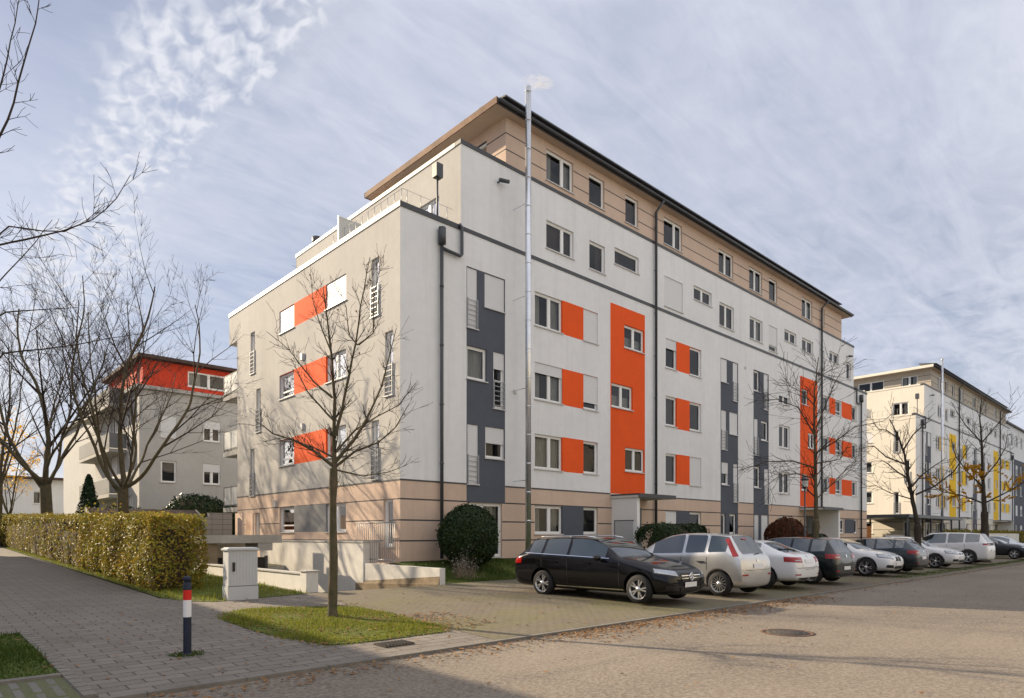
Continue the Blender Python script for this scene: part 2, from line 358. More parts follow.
# garage ramp going down between its walls
b = MB(); b.add([(PIT[0], -2.9, zg(-2.9)), (PIT[1], -2.9, zg(-2.9)), (PIT[1], 7.2, -1.3), (PIT[0], 7.2, -1.3)], [(0, 1, 2, 3)]); b.build('garage_ramp', M['park'], kind='structure')
b = MB()
for i in range(-60, 110):
    b.box(i+.004, i+.996, -10.585, -10.475, -.12, .004)
b.build('kerb', M['kerb'], kind='structure')
b = MB()
for i in range(22):   # small edging stones of the path's left side
    b.box(-10.52, -10.40, -10.40+i*.22, -10.19+i*.22, -.02, zg(-10.4+i*.22)+.025)
b.box(-16, -10.53, -9.27, -9.15, -.02, zg(-9.2)+.03); b.box(-16, -10.53, -5.72, -5.6, -.02, zg(-5.6)+.02)
b.build('edging', M['kerb'], kind='structure')
sheet('verge_pavement', [(-16, -10.47), (-10.52, -10.47), (-10.52, -9.27), (-16, -9.27)], pavers('verge_pavers', (.19, .18, .165), (.15, .14, .13), (.085, .10, .025), .60, .16, R(90), .5, .05), .002)
sheet('verge_lawn', [(-16, -9.15), (-10.52, -9.15), (-10.52, -5.72), (-16, -5.72)], M['lawn'], .006)
ISL = [(-7.69, -6.18), (-7.72, -7.6), (-7.36, -9.37), (-6.6, -9.5), (-5.36, -9.44), (-5.02, -8.9), (-5.1, -8.1), (-4.90, -7.0), (-4.94, -5.85), (-5.6, -5.3), (-6.95, -4.98), (-7.4, -5.3)]
sheet('tree_island_lawn', ISL, M['lawn'], .012)
HL = [(-7.58, 28), (-7.58, -1.9), (-7.35, -2.9), (-6.9, -3.35), (-4.62, -2.98), (-4.55, 24)]
sheet('hedge_lawn', HL, M['lawn'], .008)
# lawn bank under the main facade, and the one further down the street
def bank(y): t = max(0, min(1, (y+2.6)/2.2)); t = t*t*(3-2*t); return zg(-2.6)+(.70-zg(-2.6))*t
b = MB(); rows = [-2.62+i*.262 for i in range(11)]
for i in range(70):
    for j in range(10):
        x0, x1 = -.45+i, .55+i
        b.add([(x0, rows[j], bank(rows[j])+.01), (x1, rows[j], bank(rows[j])+.01), (x1, rows[j+1], bank(rows[j+1])+.01), (x0, rows[j+1], bank(rows[j+1])+.01)], [(0, 1, 2, 3)], 0, True)
b.build('bank_lawn', M['lawn'], kind='structure')
def inpoly(x, y, poly):
    c = False; j = len(poly)-1
    for i in range(len(poly)):
        if (poly[i][1] > y) != (poly[j][1] > y) and x < (poly[j][0]-poly[i][0])*(y-poly[i][1])/(poly[j][1]-poly[i][1])+poly[i][0]: c = not c
        j = i
    return c
def grass(name, poly, n, m, zf=zg, h=(.03, .075), label=None, ragged=.05):
    b = MB(); xs = [p[0] for p in poly]; ys = [p[1] for p in poly]; k = 0
    while k < n:
        x, y = rnd.uniform(min(xs), max(xs)), rnd.uniform(min(ys), max(ys))
        if not inpoly(x+rnd.gauss(0, ragged), y+rnd.gauss(0, ragged), poly): continue
        k += 1; a = rnd.uniform(0, 6.28); hh = rnd.uniform(*h)*(1+.5*math.sin(x*3.1)*math.sin(y*2.7)); wd = rnd.uniform(.006, .012); z = zf(y)
        lx, ly = rnd.gauss(0, .028), rnd.gauss(0, .028)
        b.add([(x-wd*math.cos(a), y-wd*math.sin(a), z), (x+wd*math.cos(a), y+wd*math.sin(a), z), (x+lx, y+ly, z+hh)], [(0, 1, 2)])
    return b.build(name, m, kind='stuff', label=label, cat='grass', recalc=False)
grass('grass', ISL, 26000, M['grassblade'], ragged=.11, h=(.02, .06), label='sunlit short green grass around the young street tree')
grass('grass', HL, 26000, M['grassblade'], h=(.04, .11), label='bright green grass between the hedge and the low garden wall')
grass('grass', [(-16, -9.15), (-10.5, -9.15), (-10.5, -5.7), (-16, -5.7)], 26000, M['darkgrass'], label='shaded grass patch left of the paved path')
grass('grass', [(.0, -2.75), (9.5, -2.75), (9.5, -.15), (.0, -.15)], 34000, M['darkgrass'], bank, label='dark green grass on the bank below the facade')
grass('grass', [(15, -10.3), (60, -10.3), (60, -9.6), (15, -9.6)], 9000, M['darkgrass'], h=(.02, .06), label='thin grass growing along the kerb beyond the second tree', ragged=.2)
# fallen leaves
def leaves(name, n, spots, m, label, sz=(.02, .045)):
    b = MB()
    for i in range(n):
        x0, x1, y0, y1, wgt = rnd.choices(spots, [s[4] for s in spots])[0]
        x = rnd.uniform(x0, x1); y = min(y1, y0+abs(rnd.gauss(0, (y1-y0)*.45))) if y1 <= -10.6 or True else 0
        y = y1-(y-y0) if y1 <= -10.6 else rnd.uniform(y0, y1)
        z = (bank(y) if (x > 0 and -2.6 < y < 0) else zg(y))+.012+rnd.random()*.012; s = rnd.uniform(*sz); a = rnd.uniform(0, 6.28)
        t = [(math.cos(a+q)*s*r_, math.sin(a+q)*s*r_) for q, r_ in ((0, 1), (1.3, .6), (3.14, .9), (4.9, .6))]
        b.add([(x+p[0], y+p[1], z+rnd.uniform(-.006, .016)) for p in t], [(0, 1, 2, 3)])
    b.build(name, m, kind='stuff', label=label, cat='leaves', recalc=False)
leaves('fallen_leaves', 5500, [(-10, 3, -11.3, -10.63, 2.0), (-4, 6, -11.7, -10.63, 3.5), (6, 45, -10.9, -10.4, 2), (-7.6, -4.6, -9.5, -5.3, 1.8), (-5.6, -4.0, -9.3, -7.4, .8),
       (-10.3, -5, -10.4, -3, .4), (-4, 14, -10.3, -3, .7), (-12, 12, -17, -10.7, .35), (0, 8, -2.6, -.3, .8), (-16, -10.5, -9.2, -5.6, .35)], M['deadleaf'],
       'brown and orange fallen leaves gathered along the kerb')

# ------------------------------------------------------------------ building kit
class Face:
    def __init__(s, o, U, Nn): s.o = Vector(o); s.U = Vector(U); s.N = Vector(Nn)
    def p(s, u, n, z): return s.o+s.U*u+s.N*n+Vector((0, 0, z))
    def box(s, b, u0, u1, n0, n1, z0, z1, mi=0):
        b.hexa([s.p(u0, n0, z0), s.p(u1, n0, z0), s.p(u1, n1, z0), s.p(u0, n1, z0), s.p(u0, n0, z1), s.p(u1, n0, z1), s.p(u1, n1, z1), s.p(u0, n1, z1)], mi)
def wall(F, b, u0, u1, z0, z1, holes, regions, depth=.15, default=0):
    """one facade sheet with recessed openings; regions = (u0,u1,z0,z1,material index), later wins"""
    us = {u0, u1}; zs = {z0, z1}
    for h in holes: us |= {h[0], h[1]}; zs |= {h[2], h[3]}
    for r in regions: us |= {r[0], r[1]}; zs |= {r[2], r[3]}
    us = sorted(u for u in us if u0 <= u <= u1); zs = sorted(z for z in zs if z0 <= z <= z1)
    def region(u, z):
        m = default
        for r in regions:
            if r[0] < u < r[1] and r[2] < z < r[3]: m = r[4]
        return m
    for i in range(len(us)-1):
        for j in range(len(zs)-1):
            u, z = (us[i]+us[i+1])/2, (zs[j]+zs[j+1])/2
            if any(h[0] < u < h[1] and h[2] < z < h[3] for h in holes): continue
            b.add([F.p(us[i], 0, zs[j]), F.p(us[i+1], 0, zs[j]), F.p(us[i+1], 0, zs[j+1]), F.p(us[i], 0, zs[j+1])], [(0, 1, 2, 3)], region(u, z))
    for h in holes:
        a, c, d, e = h[:4]; mi = region(a-.01, (d+e)/2)
        if mi == 99: mi = default
        mr = region(c+.01, (d+e)/2)
        for q, mm in (([(a, 0, d), (a, -depth, d), (a, -depth, e), (a, 0, e)], mi), ([(c, 0, d), (c, -depth, d), (c, -depth, e), (c, 0, e)], mr),
                  ([(a, 0, d), (c, 0, d), (c, -depth, d), (a, -depth, d)], mi), ([(a, 0, e), (c, 0, e), (c, -depth, e), (a, -depth, e)], mi)):
            b.add([F.p(*t) for t in q], [(0, 1, 2, 3)], mm)
def window(F, par, u0, u1, z0, z1, leaves=1, shut=0, rail=0, split=.5, curtain=None, flip=False, name='window', low=0, fr='frame'):
    r = .14; t = .065; b = MB()
    F.box(b, u0, u0+t, -r, -r+.06, z0, z1); F.box(b, u1-t, u1, -r, -r+.06, z0, z1)
    F.box(b, u0+t, u1-t, -r, -r+.06, z0, z0+t); F.box(b, u0+t, u1-t, -r, -r+.06, z1-t, z1)
    if leaves == 2:
        um = u0+(u1-u0)*split; F.box(b, um-.055, um+.055, -r-.002, -r+.065, z0+t, z1-t)
    if low: F.box(b, u0+t, u1-t, -r, -r+.055, z0+low, z0+low+.06)
    # inner sash
    for (a, c) in ([(u0+t, u1-t)] if leaves == 1 else [(u0+t, um-.055), (um+.055, u1-t)]):
        s = .035
        if c-a < .2: continue
        F.box(b, a, a+s, -r+.002, -r+.05, z0+t, z1-t); F.box(b, c-s, c, -r+.002, -r+.05, z0+t, z1-t)
        F.box(b, a+s, c-s, -r+.002, -r+.05, z0+t, z0+t+s); F.box(b, a+s, c-s, -r+.002, -r+.05, z1-t-s, z1-t)
    wo_ = b.build(name, M[fr], par)
    b = MB(); b.add([F.p(u0+t, -r+.02, z0+t), F.p(u1-t, -r+.02, z0+t), F.p(u1-t, -r+.02, z1-t), F.p(u0+t, -r+.02, z1-t)], [(0, 1, 2, 3)]); b.build('pane', M['glass'], wo_, recalc=False)
    b = MB(); F.box(b, u0-.04, u1+.04, -r+.03, .055, z0-.035, z0+.0); b.build('sill', M['sill'], wo_)
    if shut:
        b = MB(); F.box(b, u0+.02, u1-.02, -.055, -.035, z1-(z1-z0)*shut+ (.012 if shut >= 1 else 0), z1-.004)
        F.box(b, u0+.001, u0+.022, -.075, -.03, z0+.002, z1-.002); F.box(b, u1-.022, u1-.001, -.075, -.03, z0+.002, z1-.002)
        b.build('shutter', M['shutter'], wo_)
    if shut < .9 and curtain:
        b = MB()
        if curtain in ('both', 'left'): F.box(b, u0+.03, u0+(u1-u0)*.32, -.30, -.26, z0+.03, z1)
        if curtain in ('both', 'right'): F.box(b, u0+(u1-u0)*.68, u1-.03, -.30, -.26, z0+.03, z1)
        if curtain == 'full': F.box(b, u0+.03, u1-.03, -.30, -.26, z0+.03, z1)
        if curtain == 'half': F.box(b, u0+.03, u1-.03, -.28, -.25, z0+.03, z0+(z1-z0)*.55)
        b.build('curtain', M['blind'] if (z0 > 12.5 and curtain in ('full', 'right', 'half')) or int(u0*7) % 4 == 1 else M['curtain'], wo_)
    if rail:
        b = MB()
        for k in range(6): F.box(b, u0+.0, u1-.0, .02, .04, z0+.10+k*.175, z0+.125+k*.175)
        F.box(b, u0-.005, u0+.03, .015, .045, z0+.0, z0+1.04); F.box(b, u1-.03, u1+.005, .015, .045, z0+.0, z0+1.04)
        b.build('railing', M['railpale'], wo_)
    return wo_

# facade openings of the housing block: (u0,u1,z0,z1,leaves,shutter,rail,low,curtain)
C4 = ['both', None, 'full', 'right', 'left', None, 'half']
WIN = []
def W(*a, **k): WIN.append((a, k))
for a in [(6.80, 8.40, 15.62, 16.87, 2), (9.40, 10.42, 15.62, 16.87, 1), (11.9, 12.86, 15.62, 16.87, 1), (14.9, 16.5, 15.58, 16.87, 2), (20.0, 21.56, 15.6, 16.87, 2), (23.38, 24.94, 15.58, 16.87, 2), (25.8, 26.86, 15.55, 16.87, 1), (30.34, 31.95, 15.6, 16.87, 2), (33.35, 33.95, 15.7, 16.87, 1),
          (6.80, 8.42, 12.93, 14.05, 2), (9.42, 10.46, 12.85, 14.05, 1), (11.13, 12.90, 13.53, 14.27, 1), (17.56, 19.30, 13.56, 14.27, 2), (20.08, 21.64, 12.78, 14.05, 2), (23.43, 25.0, 12.78, 14.05, 2), (27.85, 29.55, 13.56, 14.27, 2), (30.37, 32.08, 13.42, 14.27, 2), (33.34, 33.92, 12.80, 14.05, 1), (34.75, 36.42, 13.56, 14.27, 2), (37.8, 38.65, 12.83, 14.05, 1)]:
    W(*a[:4], leaves=a[4], split=.62 if a[4] == 2 and a[0] in (6.80, 14.9) else .5, curtain=C4[len(WIN) % 7])
W(14.95, 16.55, 12.60, 14.05, shut=1); W(25.78, 26.88, 12.56, 14.05, shut=.76, low=.3)
# first dark panel
W(2.78, 3.26, 8.94, 11.07, shut=1, rail=1); W(3.60, 4.58, 9.84, 11.07, shut=1)
W(2.77, 3.70, 7.13, 8.31, curtain='full'); W(4.02, 4.57, 6.24, 8.31, shut=.3, rail=1, low=1.0)
W(2.80, 3.30, 3.41, 5.53, shut=1, rail=1); W(3.63, 4.56, 4.39, 5.53, shut=.52)
W(2.85, 4.45, .80, 2.75, leaves=2, split=.42, curtain='both')
# living-room bay
for z0, z1, s1, s2, c in ((9.74, 11.07, 0, 1, 'both'), (6.88, 8.33, .28, .8, 'both'), (4.18, 5.54, 0, 0, 'full'), (1.64, 2.75, 0, 0, 'both')):
    W(6.16, 7.75, z0, z1, leaves=2, split=.55, shut=s1, curtain=c); W(9.04, 9.98, z0, z1, shut=s2, curtain=None)
W(11.82, 13.32, 9.98, 11.02, leaves=2, curtain='half'); W(10.90, 12.44, 7.22, 8.28, leaves=2, curtain='half'); W(11.88, 13.34, 4.46, 5.53, leaves=2)
for z0, z1, s1, s2 in ((9.66, 11.08, .33, 0), (6.88, 8.31, 0, 0), (4.10, 5.54, 0, 1), (1.62, 2.75, 1, 0)):
    W(15.07, 16.02, z0, z1, shut=s1, curtain='full' if not s1 else None); W(17.18, 18.27, z0, z1, shut=s2, curtain='left')
W(20.24, 20.93, 9.82, 11.07, shut=1); W(21.52, 22.07, 8.96, 11.07, shut=1, rail=1); W(20.27, 20.83, 6.20, 8.31, shut=1, rail=1); W(21.15, 22.07, 7.10, 8.31, shut=1)
W(20.32, 21.04, 4.30, 5.52, shut=.5); W(21.57, 22.07, 3.42, 5.51, shut=1, rail=1); W(20.32, 20.76, .9, 2.74); W(21.15, 21.9, 1.65, 2.74)
W(23.92, 24.62, 9.88, 11.07); W(25.14, 25.70, 8.96, 11.07, shut=.55, rail=1); W(23.95, 24.43, 6.20, 8.29, shut=1, rail=1); W(24.8, 25.70, 7.12, 8.27, curtain='left')
W(23.96, 24.70, 4.32, 5.55); W(25.2, 25.74, 3.43, 5.48, shut=1, rail=1); W(23.98, 24.54, .9, 2.76, shut=1); W(24.83, 25.68, .9, 2.76, shut=1)
for z0, z1, s in ((9.60, 11.07, .68), (6.92, 8.31, 0), (4.13, 5.48, 0), (1.62, 2.75, 0)): W(27.1, 28.6, z0, z1, shut=s, leaves=2, curtain='right')
W(30.33, 31.30, 9.98, 11.0, curtain='left'); W(31.28, 32.36, 7.25, 8.26, leaves=2); W(30.32, 31.3, 4.46, 5.52)
for z0, z1 in ((9.98, 11.04), (7.22, 8.28), (4.44, 5.53)):
    W(33.5, 34.70, z0, z1, leaves=1, curtain='full'); W(35.82, 36.9, z0, z1, low=.28, curtain='right'); W(38.88, 39.80, z0, z1)
W(36.6, 37.42, 1.72, 2.72, low=.25); W(39.3, 40.0, 1.72, 2.72)
# (u0,u1,z0,z1,mat): 0 white 1 ground colour 2 accent 3 grey 4 joint 5 attic colour
REG = [(0, 41.85, -1, 3.40, 1)]
for z in (2.78, 2.09, 1.41): REG.append((0, 41.85, z-.025, z+.025, 4))
REG += [(2.76, 4.60, 2.78, 11.09, 3), (20.21, 22.10, .5, 11.09, 3), (23.88, 25.76, .5, 11.09, 3)]
for z0, z1 in ((9.72, 11.09), (6.86, 8.33), (4.16, 5.56)): REG += [(7.75, 9.04, z0, z1, 2), (16.02, 17.18, z0-.06, z1, 2)]
REG += [(7.75, 9.04, 1.55, 2.78, 3), (16.02, 17.18, 1.55, 2.78, 3), (10.83, 13.38, 3.42, 11.76, 2), (30.08, 32.75, 3.42, 11.76, 2), (37.46, 39.3, 1.72, 2.74, 3)]
for z0, z1 in ((9.94, 11.07), (7.18, 8.31), (4.42, 5.55)): REG += [(34.72, 35.80, z0, z1, 2), (36.92, 38.86, z0, z1, 2)]
ATT = (4.64, 36.9)
def housing_block(ox, label, tones, flue_label, left_style):
    root = thing('apartment_block', label, 'apartment building', (ox, 0, 0))
    mats = [M['white'], tones[0], tones[1], M['grey'], M['joint'], tones[2], M['midgrey'], M['dimwhite'] if left_style == 0 else M['cream']]
    F = Face((0, 0, 0), (1, 0, 0), (0, -1, 0))
    low = [(a, k) for a, k in WIN if a[3] < 12]; mid = [(a, k) for a, k in WIN if 12 < a[3] < 15]; top = [(a, k) for a, k in WIN if a[3] > 15]
    b = MB()
    wall(F, b, 0, 41.85, -.6, 12.25, [a for a, k in low], REG)
    wall(F, b, 2.5, 39.2, 12.25, 15.30, [a for a, k in mid], [])
    J = [(ATT[0], ATT[1], z-.022, z+.022, 4) for z in (15.96, 16.57)]
    wall(F, b, ATT[0], ATT[1], 15.30, 17.2, [a for a, k in top], J, default=5)
    # left face: far slit windows, room windows with panel between, near slits
    L = Face((0, 0, 0), (0, 1, 0), (-1, 0, 0))
    WL = []
    for z0, z1 in ((10.14, 11.10), (7.35, 8.38), (4.52, 5.62), (1.72, 2.76)):
        WL.append(((7.80, 9.22, z0, z1), dict(shut=1 if z0 > 10 else 0, leaves=1, low=.25 if z0 < 10 else 0)))
        WL.append(((3.52, 5.06, z0, z1), dict(shut=1 if z0 > 10 else 0, leaves=2, curtain='half')))
    for z0, z1 in ((9.05, 11.03), (3.50, 5.50)): WL.append(((1.28, 1.76, z0, z1), dict(rail=1)))
    WL.append(((.42, .90, 6.22, 8.35), dict(rail=1))); WL.append(((.42, 1.0, 1.22, 2.80), {}))
    for z0, z1, a in ((9.0, 10.9, 11.85), (6.25, 8.2, 11.2), (3.4, 5.55, 11.9)): WL.append(((a, a+.5, z0, z1), dict(rail=1)))
    WL.append(((11.3, 11.85, 1.1, 2.6), {}))
    RL = [(0, 14.0, -3, 3.40, 1)]
    for z in (2.78, 2.09, 1.41): RL.append((0, 14.0, z-.02, z+.02, 4))
    RL += [(5.06, 7.80, 1.72, 2.78, 6)]
    for z0, z1 in ((10.14, 11.10), (7.35, 8.40), (4.50, 5.65)): RL.append((5.06, 7.80, z0, z1, 2))
    if left_style == 1:
        RL = [(r[0], r[1], r[2], r[3], 0 if r[4] in (2, 6) else r[4]) for r in RL]
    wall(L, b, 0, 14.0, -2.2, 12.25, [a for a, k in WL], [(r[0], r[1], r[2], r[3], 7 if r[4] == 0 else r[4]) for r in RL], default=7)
    L2 = Face((2.5, 0, 0), (0, 1, 0), (-1, 0, 0)); L3 = Face((ATT[0], 0, 0), (0, 1, 0), (-1, 0, 0))
    WL2 = [((1.25, 2.6, 12.45, 13.95), dict(leaves=2, curtain='left')), ((6.2, 8.0, 12.3, 14.1), dict(leaves=2))]
    WL3 = [((1.1, 2.5, 15.2, 16.75), dict(leaves=2, curtain='both')), ((4.0, 6.4, 15.0, 16.75), dict(leaves=2))]
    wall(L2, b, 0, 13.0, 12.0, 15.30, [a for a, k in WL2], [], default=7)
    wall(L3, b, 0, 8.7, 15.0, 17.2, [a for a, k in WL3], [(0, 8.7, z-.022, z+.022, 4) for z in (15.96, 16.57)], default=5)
    # rear and right sides, flat roofs and terraces
    Bk = 15.02
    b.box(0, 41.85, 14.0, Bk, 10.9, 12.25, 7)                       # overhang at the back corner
    for (x0, x1, y0, y1, z0, z1, mi) in ((.0, 41.85, 13.98, 14.0, -2, 10.9, 0), (41.83, 41.85, .001, 13.98, -.6, 12.25, 0), (39.18, 39.2, .001, 13.0, 12.0, 15.3, 0), (2.5, 39.2, 12.98, 13.0, 12.0, 15.3, 0),
                                         (36.88, 36.9, .001, 8.7, 15.0, 17.2, 5), (ATT[0], 36.88, 8.68, 8.7, 15.0, 17.2, 5)): b.box(x0, x1, y0, y1, z0, z1, mi)
    b.build('wall', mats, root)
    b = MB(); b.box(.02, 41.8, .02, 13.9, 11.80, 12.0); b.box(2.52, 39.1, .17, 12.95, 14.85, 15.02); b.build('terrace_floor', M['roof'], root)
    b = MB()
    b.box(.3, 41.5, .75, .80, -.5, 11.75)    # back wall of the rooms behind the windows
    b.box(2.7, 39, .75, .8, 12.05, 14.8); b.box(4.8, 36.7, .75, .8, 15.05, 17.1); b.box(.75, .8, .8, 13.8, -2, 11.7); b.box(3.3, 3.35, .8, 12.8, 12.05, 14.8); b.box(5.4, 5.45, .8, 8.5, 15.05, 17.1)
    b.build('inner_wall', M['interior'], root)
    # copings and storey band, a few mm proud of the wall
    b = MB()
    F.box(b, -.03, 2.47, -.30, .035, 12.25, 12.42); F.box(b, 2.50, 39.2, -.0, .022, 12.27, 12.41); F.box(b, 39.23, 41.88, -.30, .035, 12.25, 12.42)
    F.box(b, 2.47, ATT[0]-.002, -.30, .035, 15.30, 15.44); F.box(b, ATT[0], ATT[1], 0, .035, 15.30, 15.42); F.box(b, ATT[1]+.002, 39.23, -.30, .035, 15.30, 15.44)
    F.box(b, .0, 2.755, 0, .012, 3.375, 3.43); F.box(b, 4.61, 10.82, 0, .012, 3.375, 3.43); F.box(b, 13.4, 20.2, 0, .012, 3.375, 3.43); F.box(b, 22.12, 23.86, 0, .012, 3.375, 3.43); F.box(b, 25.78, 30.06, 0, .012, 3.375, 3.43); F.box(b, 32.8, 41.85, 0, .012, 3.375, 3.43)
    L.box(b, .0, 14.0, 0, .010, 3.375, 3.43)
    F.box(b, .0, 41.85, 0, .02, .66, .74)
    b.build('storey_band', M['coping'], root)
    b = MB(); L.box(b, .301, 15.05, -.30, .035, 12.251, 12.42); L2.box(b, .301, 13.0, -.30, .035, 15.301, 15.44)
    b.build('parapet_coping', M['copinglight'], root)
    # roof
    b = MB(); b.box(3.86, 37.75, -.36, 8.70, 17.14, 17.30); b.build('roof', M['soffit'], root)
    b = MB(); b.box(3.82, 3.857, -.40, 8.75, 17.12, 17.36); b.box(3.82, 37.79, 8.703, 8.74, 17.12, 17.36); b.box(3.86, 37.75, -.357, 8.70, 17.302, 17.35); b.build('eave_board', M['eave'] if left_style == 0 else M['copinglight'], root)
    b = MB(); b.box(3.86, 37.79, -.42, -.363, 17.12, 17.34)
    b.tube([(3.9, -.50, 17.22), (37.7, -.50, 17.22)], .07, 8); b.build('gutter', M['coping'], root)
    b = MB()
    for x in [4.1+i*1.65 for i in range(19)]:
        b.hexa([(x, -.58, 17.40), (x+1.64, -.58, 17.40), (x+1.64, .9, 17.62), (x, .9, 17.62), (x, -.58, 17.46), (x+1.64, -.58, 17.46), (x+1.64, .9, 17.68), (x, .9, 17.68)])
        b.box(x+.3, x+.36, -.3, -.24, 17.35, 17.46); b.box(x+1.2, x+1.26, .5, .56, 17.35, 17.6)
    b.build('roof_panel_row', M['coping'], root)
    # windows
    for FF, ws in ((F, WIN), (L, WL), (L2, WL2), (L3, WL3)):
        for a, k in ws: window(FF, root, *a, **k)
    # downpipes
    def pipe(pts, r=.055, name='downpipe', m='pipe', n=10):
        b = MB(); b.tube(pts, r, n); 
        for z in range(2, 17, 2):
            if pts[-1][2] < z < pts[0][2]: b.tube([(pts[-1][0], pts[-1][1], z), (pts[-1][0], pts[-1][1], z+.06)], r+.012, n)
        return b.build(name, M[m], root)
    pipe([(14.11, -.56, 17.15), (14.11, -.12, 16.75), (14.11, -.11, .8)], .062)
    pipe([(33.2, -.56, 17.15), (33.2, -.12, 16.75), (33.2, -.11, .8)], .062)
    for s, px in ((1, 1.58), (-1, 40.35)):
        pp = pipe([(px, -.13, 11.6), (px, -.13, .8)], .062)
        b = MB(); b.tube([(px, -.15, 11.45), (px, -.15, 12.0)], .13, 12); b.build('hopper', M['pipe'], pp)
        b = MB(); b.tube([(px+s*.08, -.12, 11.32), (px+s*.80, -.12, 11.28), (px+s*.88, -.12, 11.36), (px+s*.88, -.12, 12.30), (px+s*.84, -.04, 12.42)], .058, 10); b.build('branch_pipe', M['pipe'], pp)
    fl = MB(); fx = 5.02; fy = -.80; fl.tube([(fx, fy, .75), (fx, fy, 18.05)], .108, 16)
    for z in [2.1+i*1.05 for i in range(16)]: fl.tube([(fx, fy, z), (fx, fy, z+.04)], .114, 16)
    flo = fl.build('flue_pipe', M['steel'], root, label=flue_label)
    for z in (3.6, 7.0, 10.4, 13.8):
        b = MB(); b.box(fx-.012, fx+.012, fy+.1, -.0, z, z+.025); b.build('bracket', M['steel'], flo)
    # terrace furniture that is fixed to the block
    b = MB(); b.tube([(1.75, .35, 12.0), (1.75, .35, 14.35)], .035, 8); b.box(1.62, 1.90, .22, .48, 13.95, 14.42); b.build('terrace_post', M['pipe'], root)
    b = MB(); b.box(.10, 1.7, 4.20, 4.24, 12.45, 13.42); b.build('terrace_divider', M['frost'], root)
    b = MB(); b.box(.06, .10, 4.19, 4.25, 12.42, 13.45); b.box(.101, 1.7, 4.19, 4.25, 13.421, 13.45); b.build('divider_frame', M['frame'], root)
    b = MB()
    for i in range(12): y = .25+i*.42; b.tube([(.22, y, 12.42), (.22, y, 13.0)], .012, 5)
    for i in range(4): b.tube([(.4+.55*i, .2, 12.42), (.4+.55*i, .2, 13.0)], .012, 5)
    b.tube([(2.3, .2, 12.98), (.22, .2, 12.98), (.22, 4.9, 12.98)], .007, 5); b.build('terrace_railing', M['railpale'], root)
    b = MB(); b.box(4.2, 4.25, 5.6, 8.3, 15.05, 15.95); b.build('terrace_screen', M['frame'], root)
    b = MB(); b.tube([(3.4, 12.6, 15.3), (3.4, 12.6, 16.1), (3.4, 12.6, 16.12)], [.14, .14, .25], 12); b.tube([(3.4, 12.6, 16.1), (3.4, 12.6, 16.45)], .24, 12); b.build('roof_vent', M['pipe'], root)
    for px, pz in ((4.35, 14.55), (38.0, 14.4)):
        b = MB(); b.tube([(px-.12, -.0, pz), (px-.12, -.22, pz)], .03, 8); b.tube([(px-.2, -.2, pz), (px+.2, -.26, pz+.05)], .07, 10); b.build('wall_lamp', M['pipe'], root)
    for px, pz in ((22.9, 11.0), (5.1, 7.0)):
        b = MB(); b.box(px-.06, px+.06, -.06, 0, pz-.07, pz+.07); b.build('vent_cap', M['sill'], root)
    for py, pz in ((9.6, 2.95), (7.0, 5.95), (7.0, 8.75)):
        b = MB(); b.box(-.08, 0, py-.08, py+.08, pz-.13, pz+.13); b.build('vent_cap', M['sill'], root)
    # rear balconies seen past the left edge
    for z in (2.95, 5.72, 8.5):
        bb = MB(); bb.box(.05, 3.2, 14.0, 16.0, z-.22, z); bo = bb.build('balcony', M['concrete'], root)
        bb = MB(); pts = [(.08, 14.06), (.08, 15.0), (.08, 15.95)]
        for (x, y) in pts+[(1.6, 15.95), (3.15, 15.95)]: bb.box(x-.02, x+.02, y-.02, y+.02, z, z+1.05)
        for zz_ in (.10, .99): bb.box(.065, .095, 14.06, 15.95, z+zz_, z+zz_+.04); bb.box(.065, 3.15, 15.935, 15.965, z+zz_, z+zz_+.04)
        bb.build('railing', M['framedark'], bo)
        bb = MB()
        for y0, y1 in ((14.12, 14.95), (15.05, 15.88)): bb.box(.072, .088, y0, y1, z+.15, z+.98)
        bb.box(.15, 3.1, 15.942, 15.958, z+.15, z+.98); bb.build('balcony_panel', M['frost'], bo)
    # entrances: canopy, white side box with a door, door recess
    for (cx0, cx1, bx0, bx1) in ((10.85, 13.55, 10.92, 11.12), (29.95, 33.05, 32.75, 32.98)):
        b = MB(); b.box(cx0, cx1, -1.5, -.002, 3.20, 3.30); co = b.build('canopy', M['whitewall'], root)
        b = MB(); b.box(cx0-.02, cx1+.02, -1.54, -1.503, 3.19, 3.36); b.box(cx0-.02, cx1+.02, -1.503, -.02, 3.303, 3.36); b.build('canopy_edge', M['coping'], co)
        b = MB(); b.box(bx0, bx1, -1.35, -.003, .2, 3.198); bo = b.build('entrance_side_wall', M['frame'], root)
        if bx0 < 20:
            b = MB(); b.box(bx0-.02, bx0-.002, -1.15, -.2, .8, 2.2); b.build('letterbox_panel', M['cabinet'], bo)
            b = MB(); b.box(bx0-.022, bx0-.002, -1.19, -.16, 2.2, 2.24); b.box(bx0-.022, bx0-.002, -.198, -.16, .8, 2.2); b.build('panel_trim', M['joint'], bo)
    for px in (12.0, 31.0):
        b = MB(); b.box(px, px+1.05, -.05, -.013, .75, 2.85); do = b.build('entrance_door', M['framedark'], root)
        b = MB(); b.box(px+.15, px+.9, -.06, -.051, 1.0, 2.7); b.build('pane', M['carglass'], do)
        b = MB(); b.box(px+.93, px+.97, -.12, -.052, 1.5, 1.95); b.build('handle', M['chrome'], do)
    return root
housing_block(0, 'five-storey white block with orange panels, peach ground floor and attic', (M['peach'], M['orange'], M['peach']), 'tall shiny steel flue pipe rising above the eave', 0)
housing_block(53.85, 'white and cream block with yellow panels and beige attic behind the orange one', (M['cream'], M['yellow'], M['beige']), 'slim steel flue pipe at the block corner', 1)

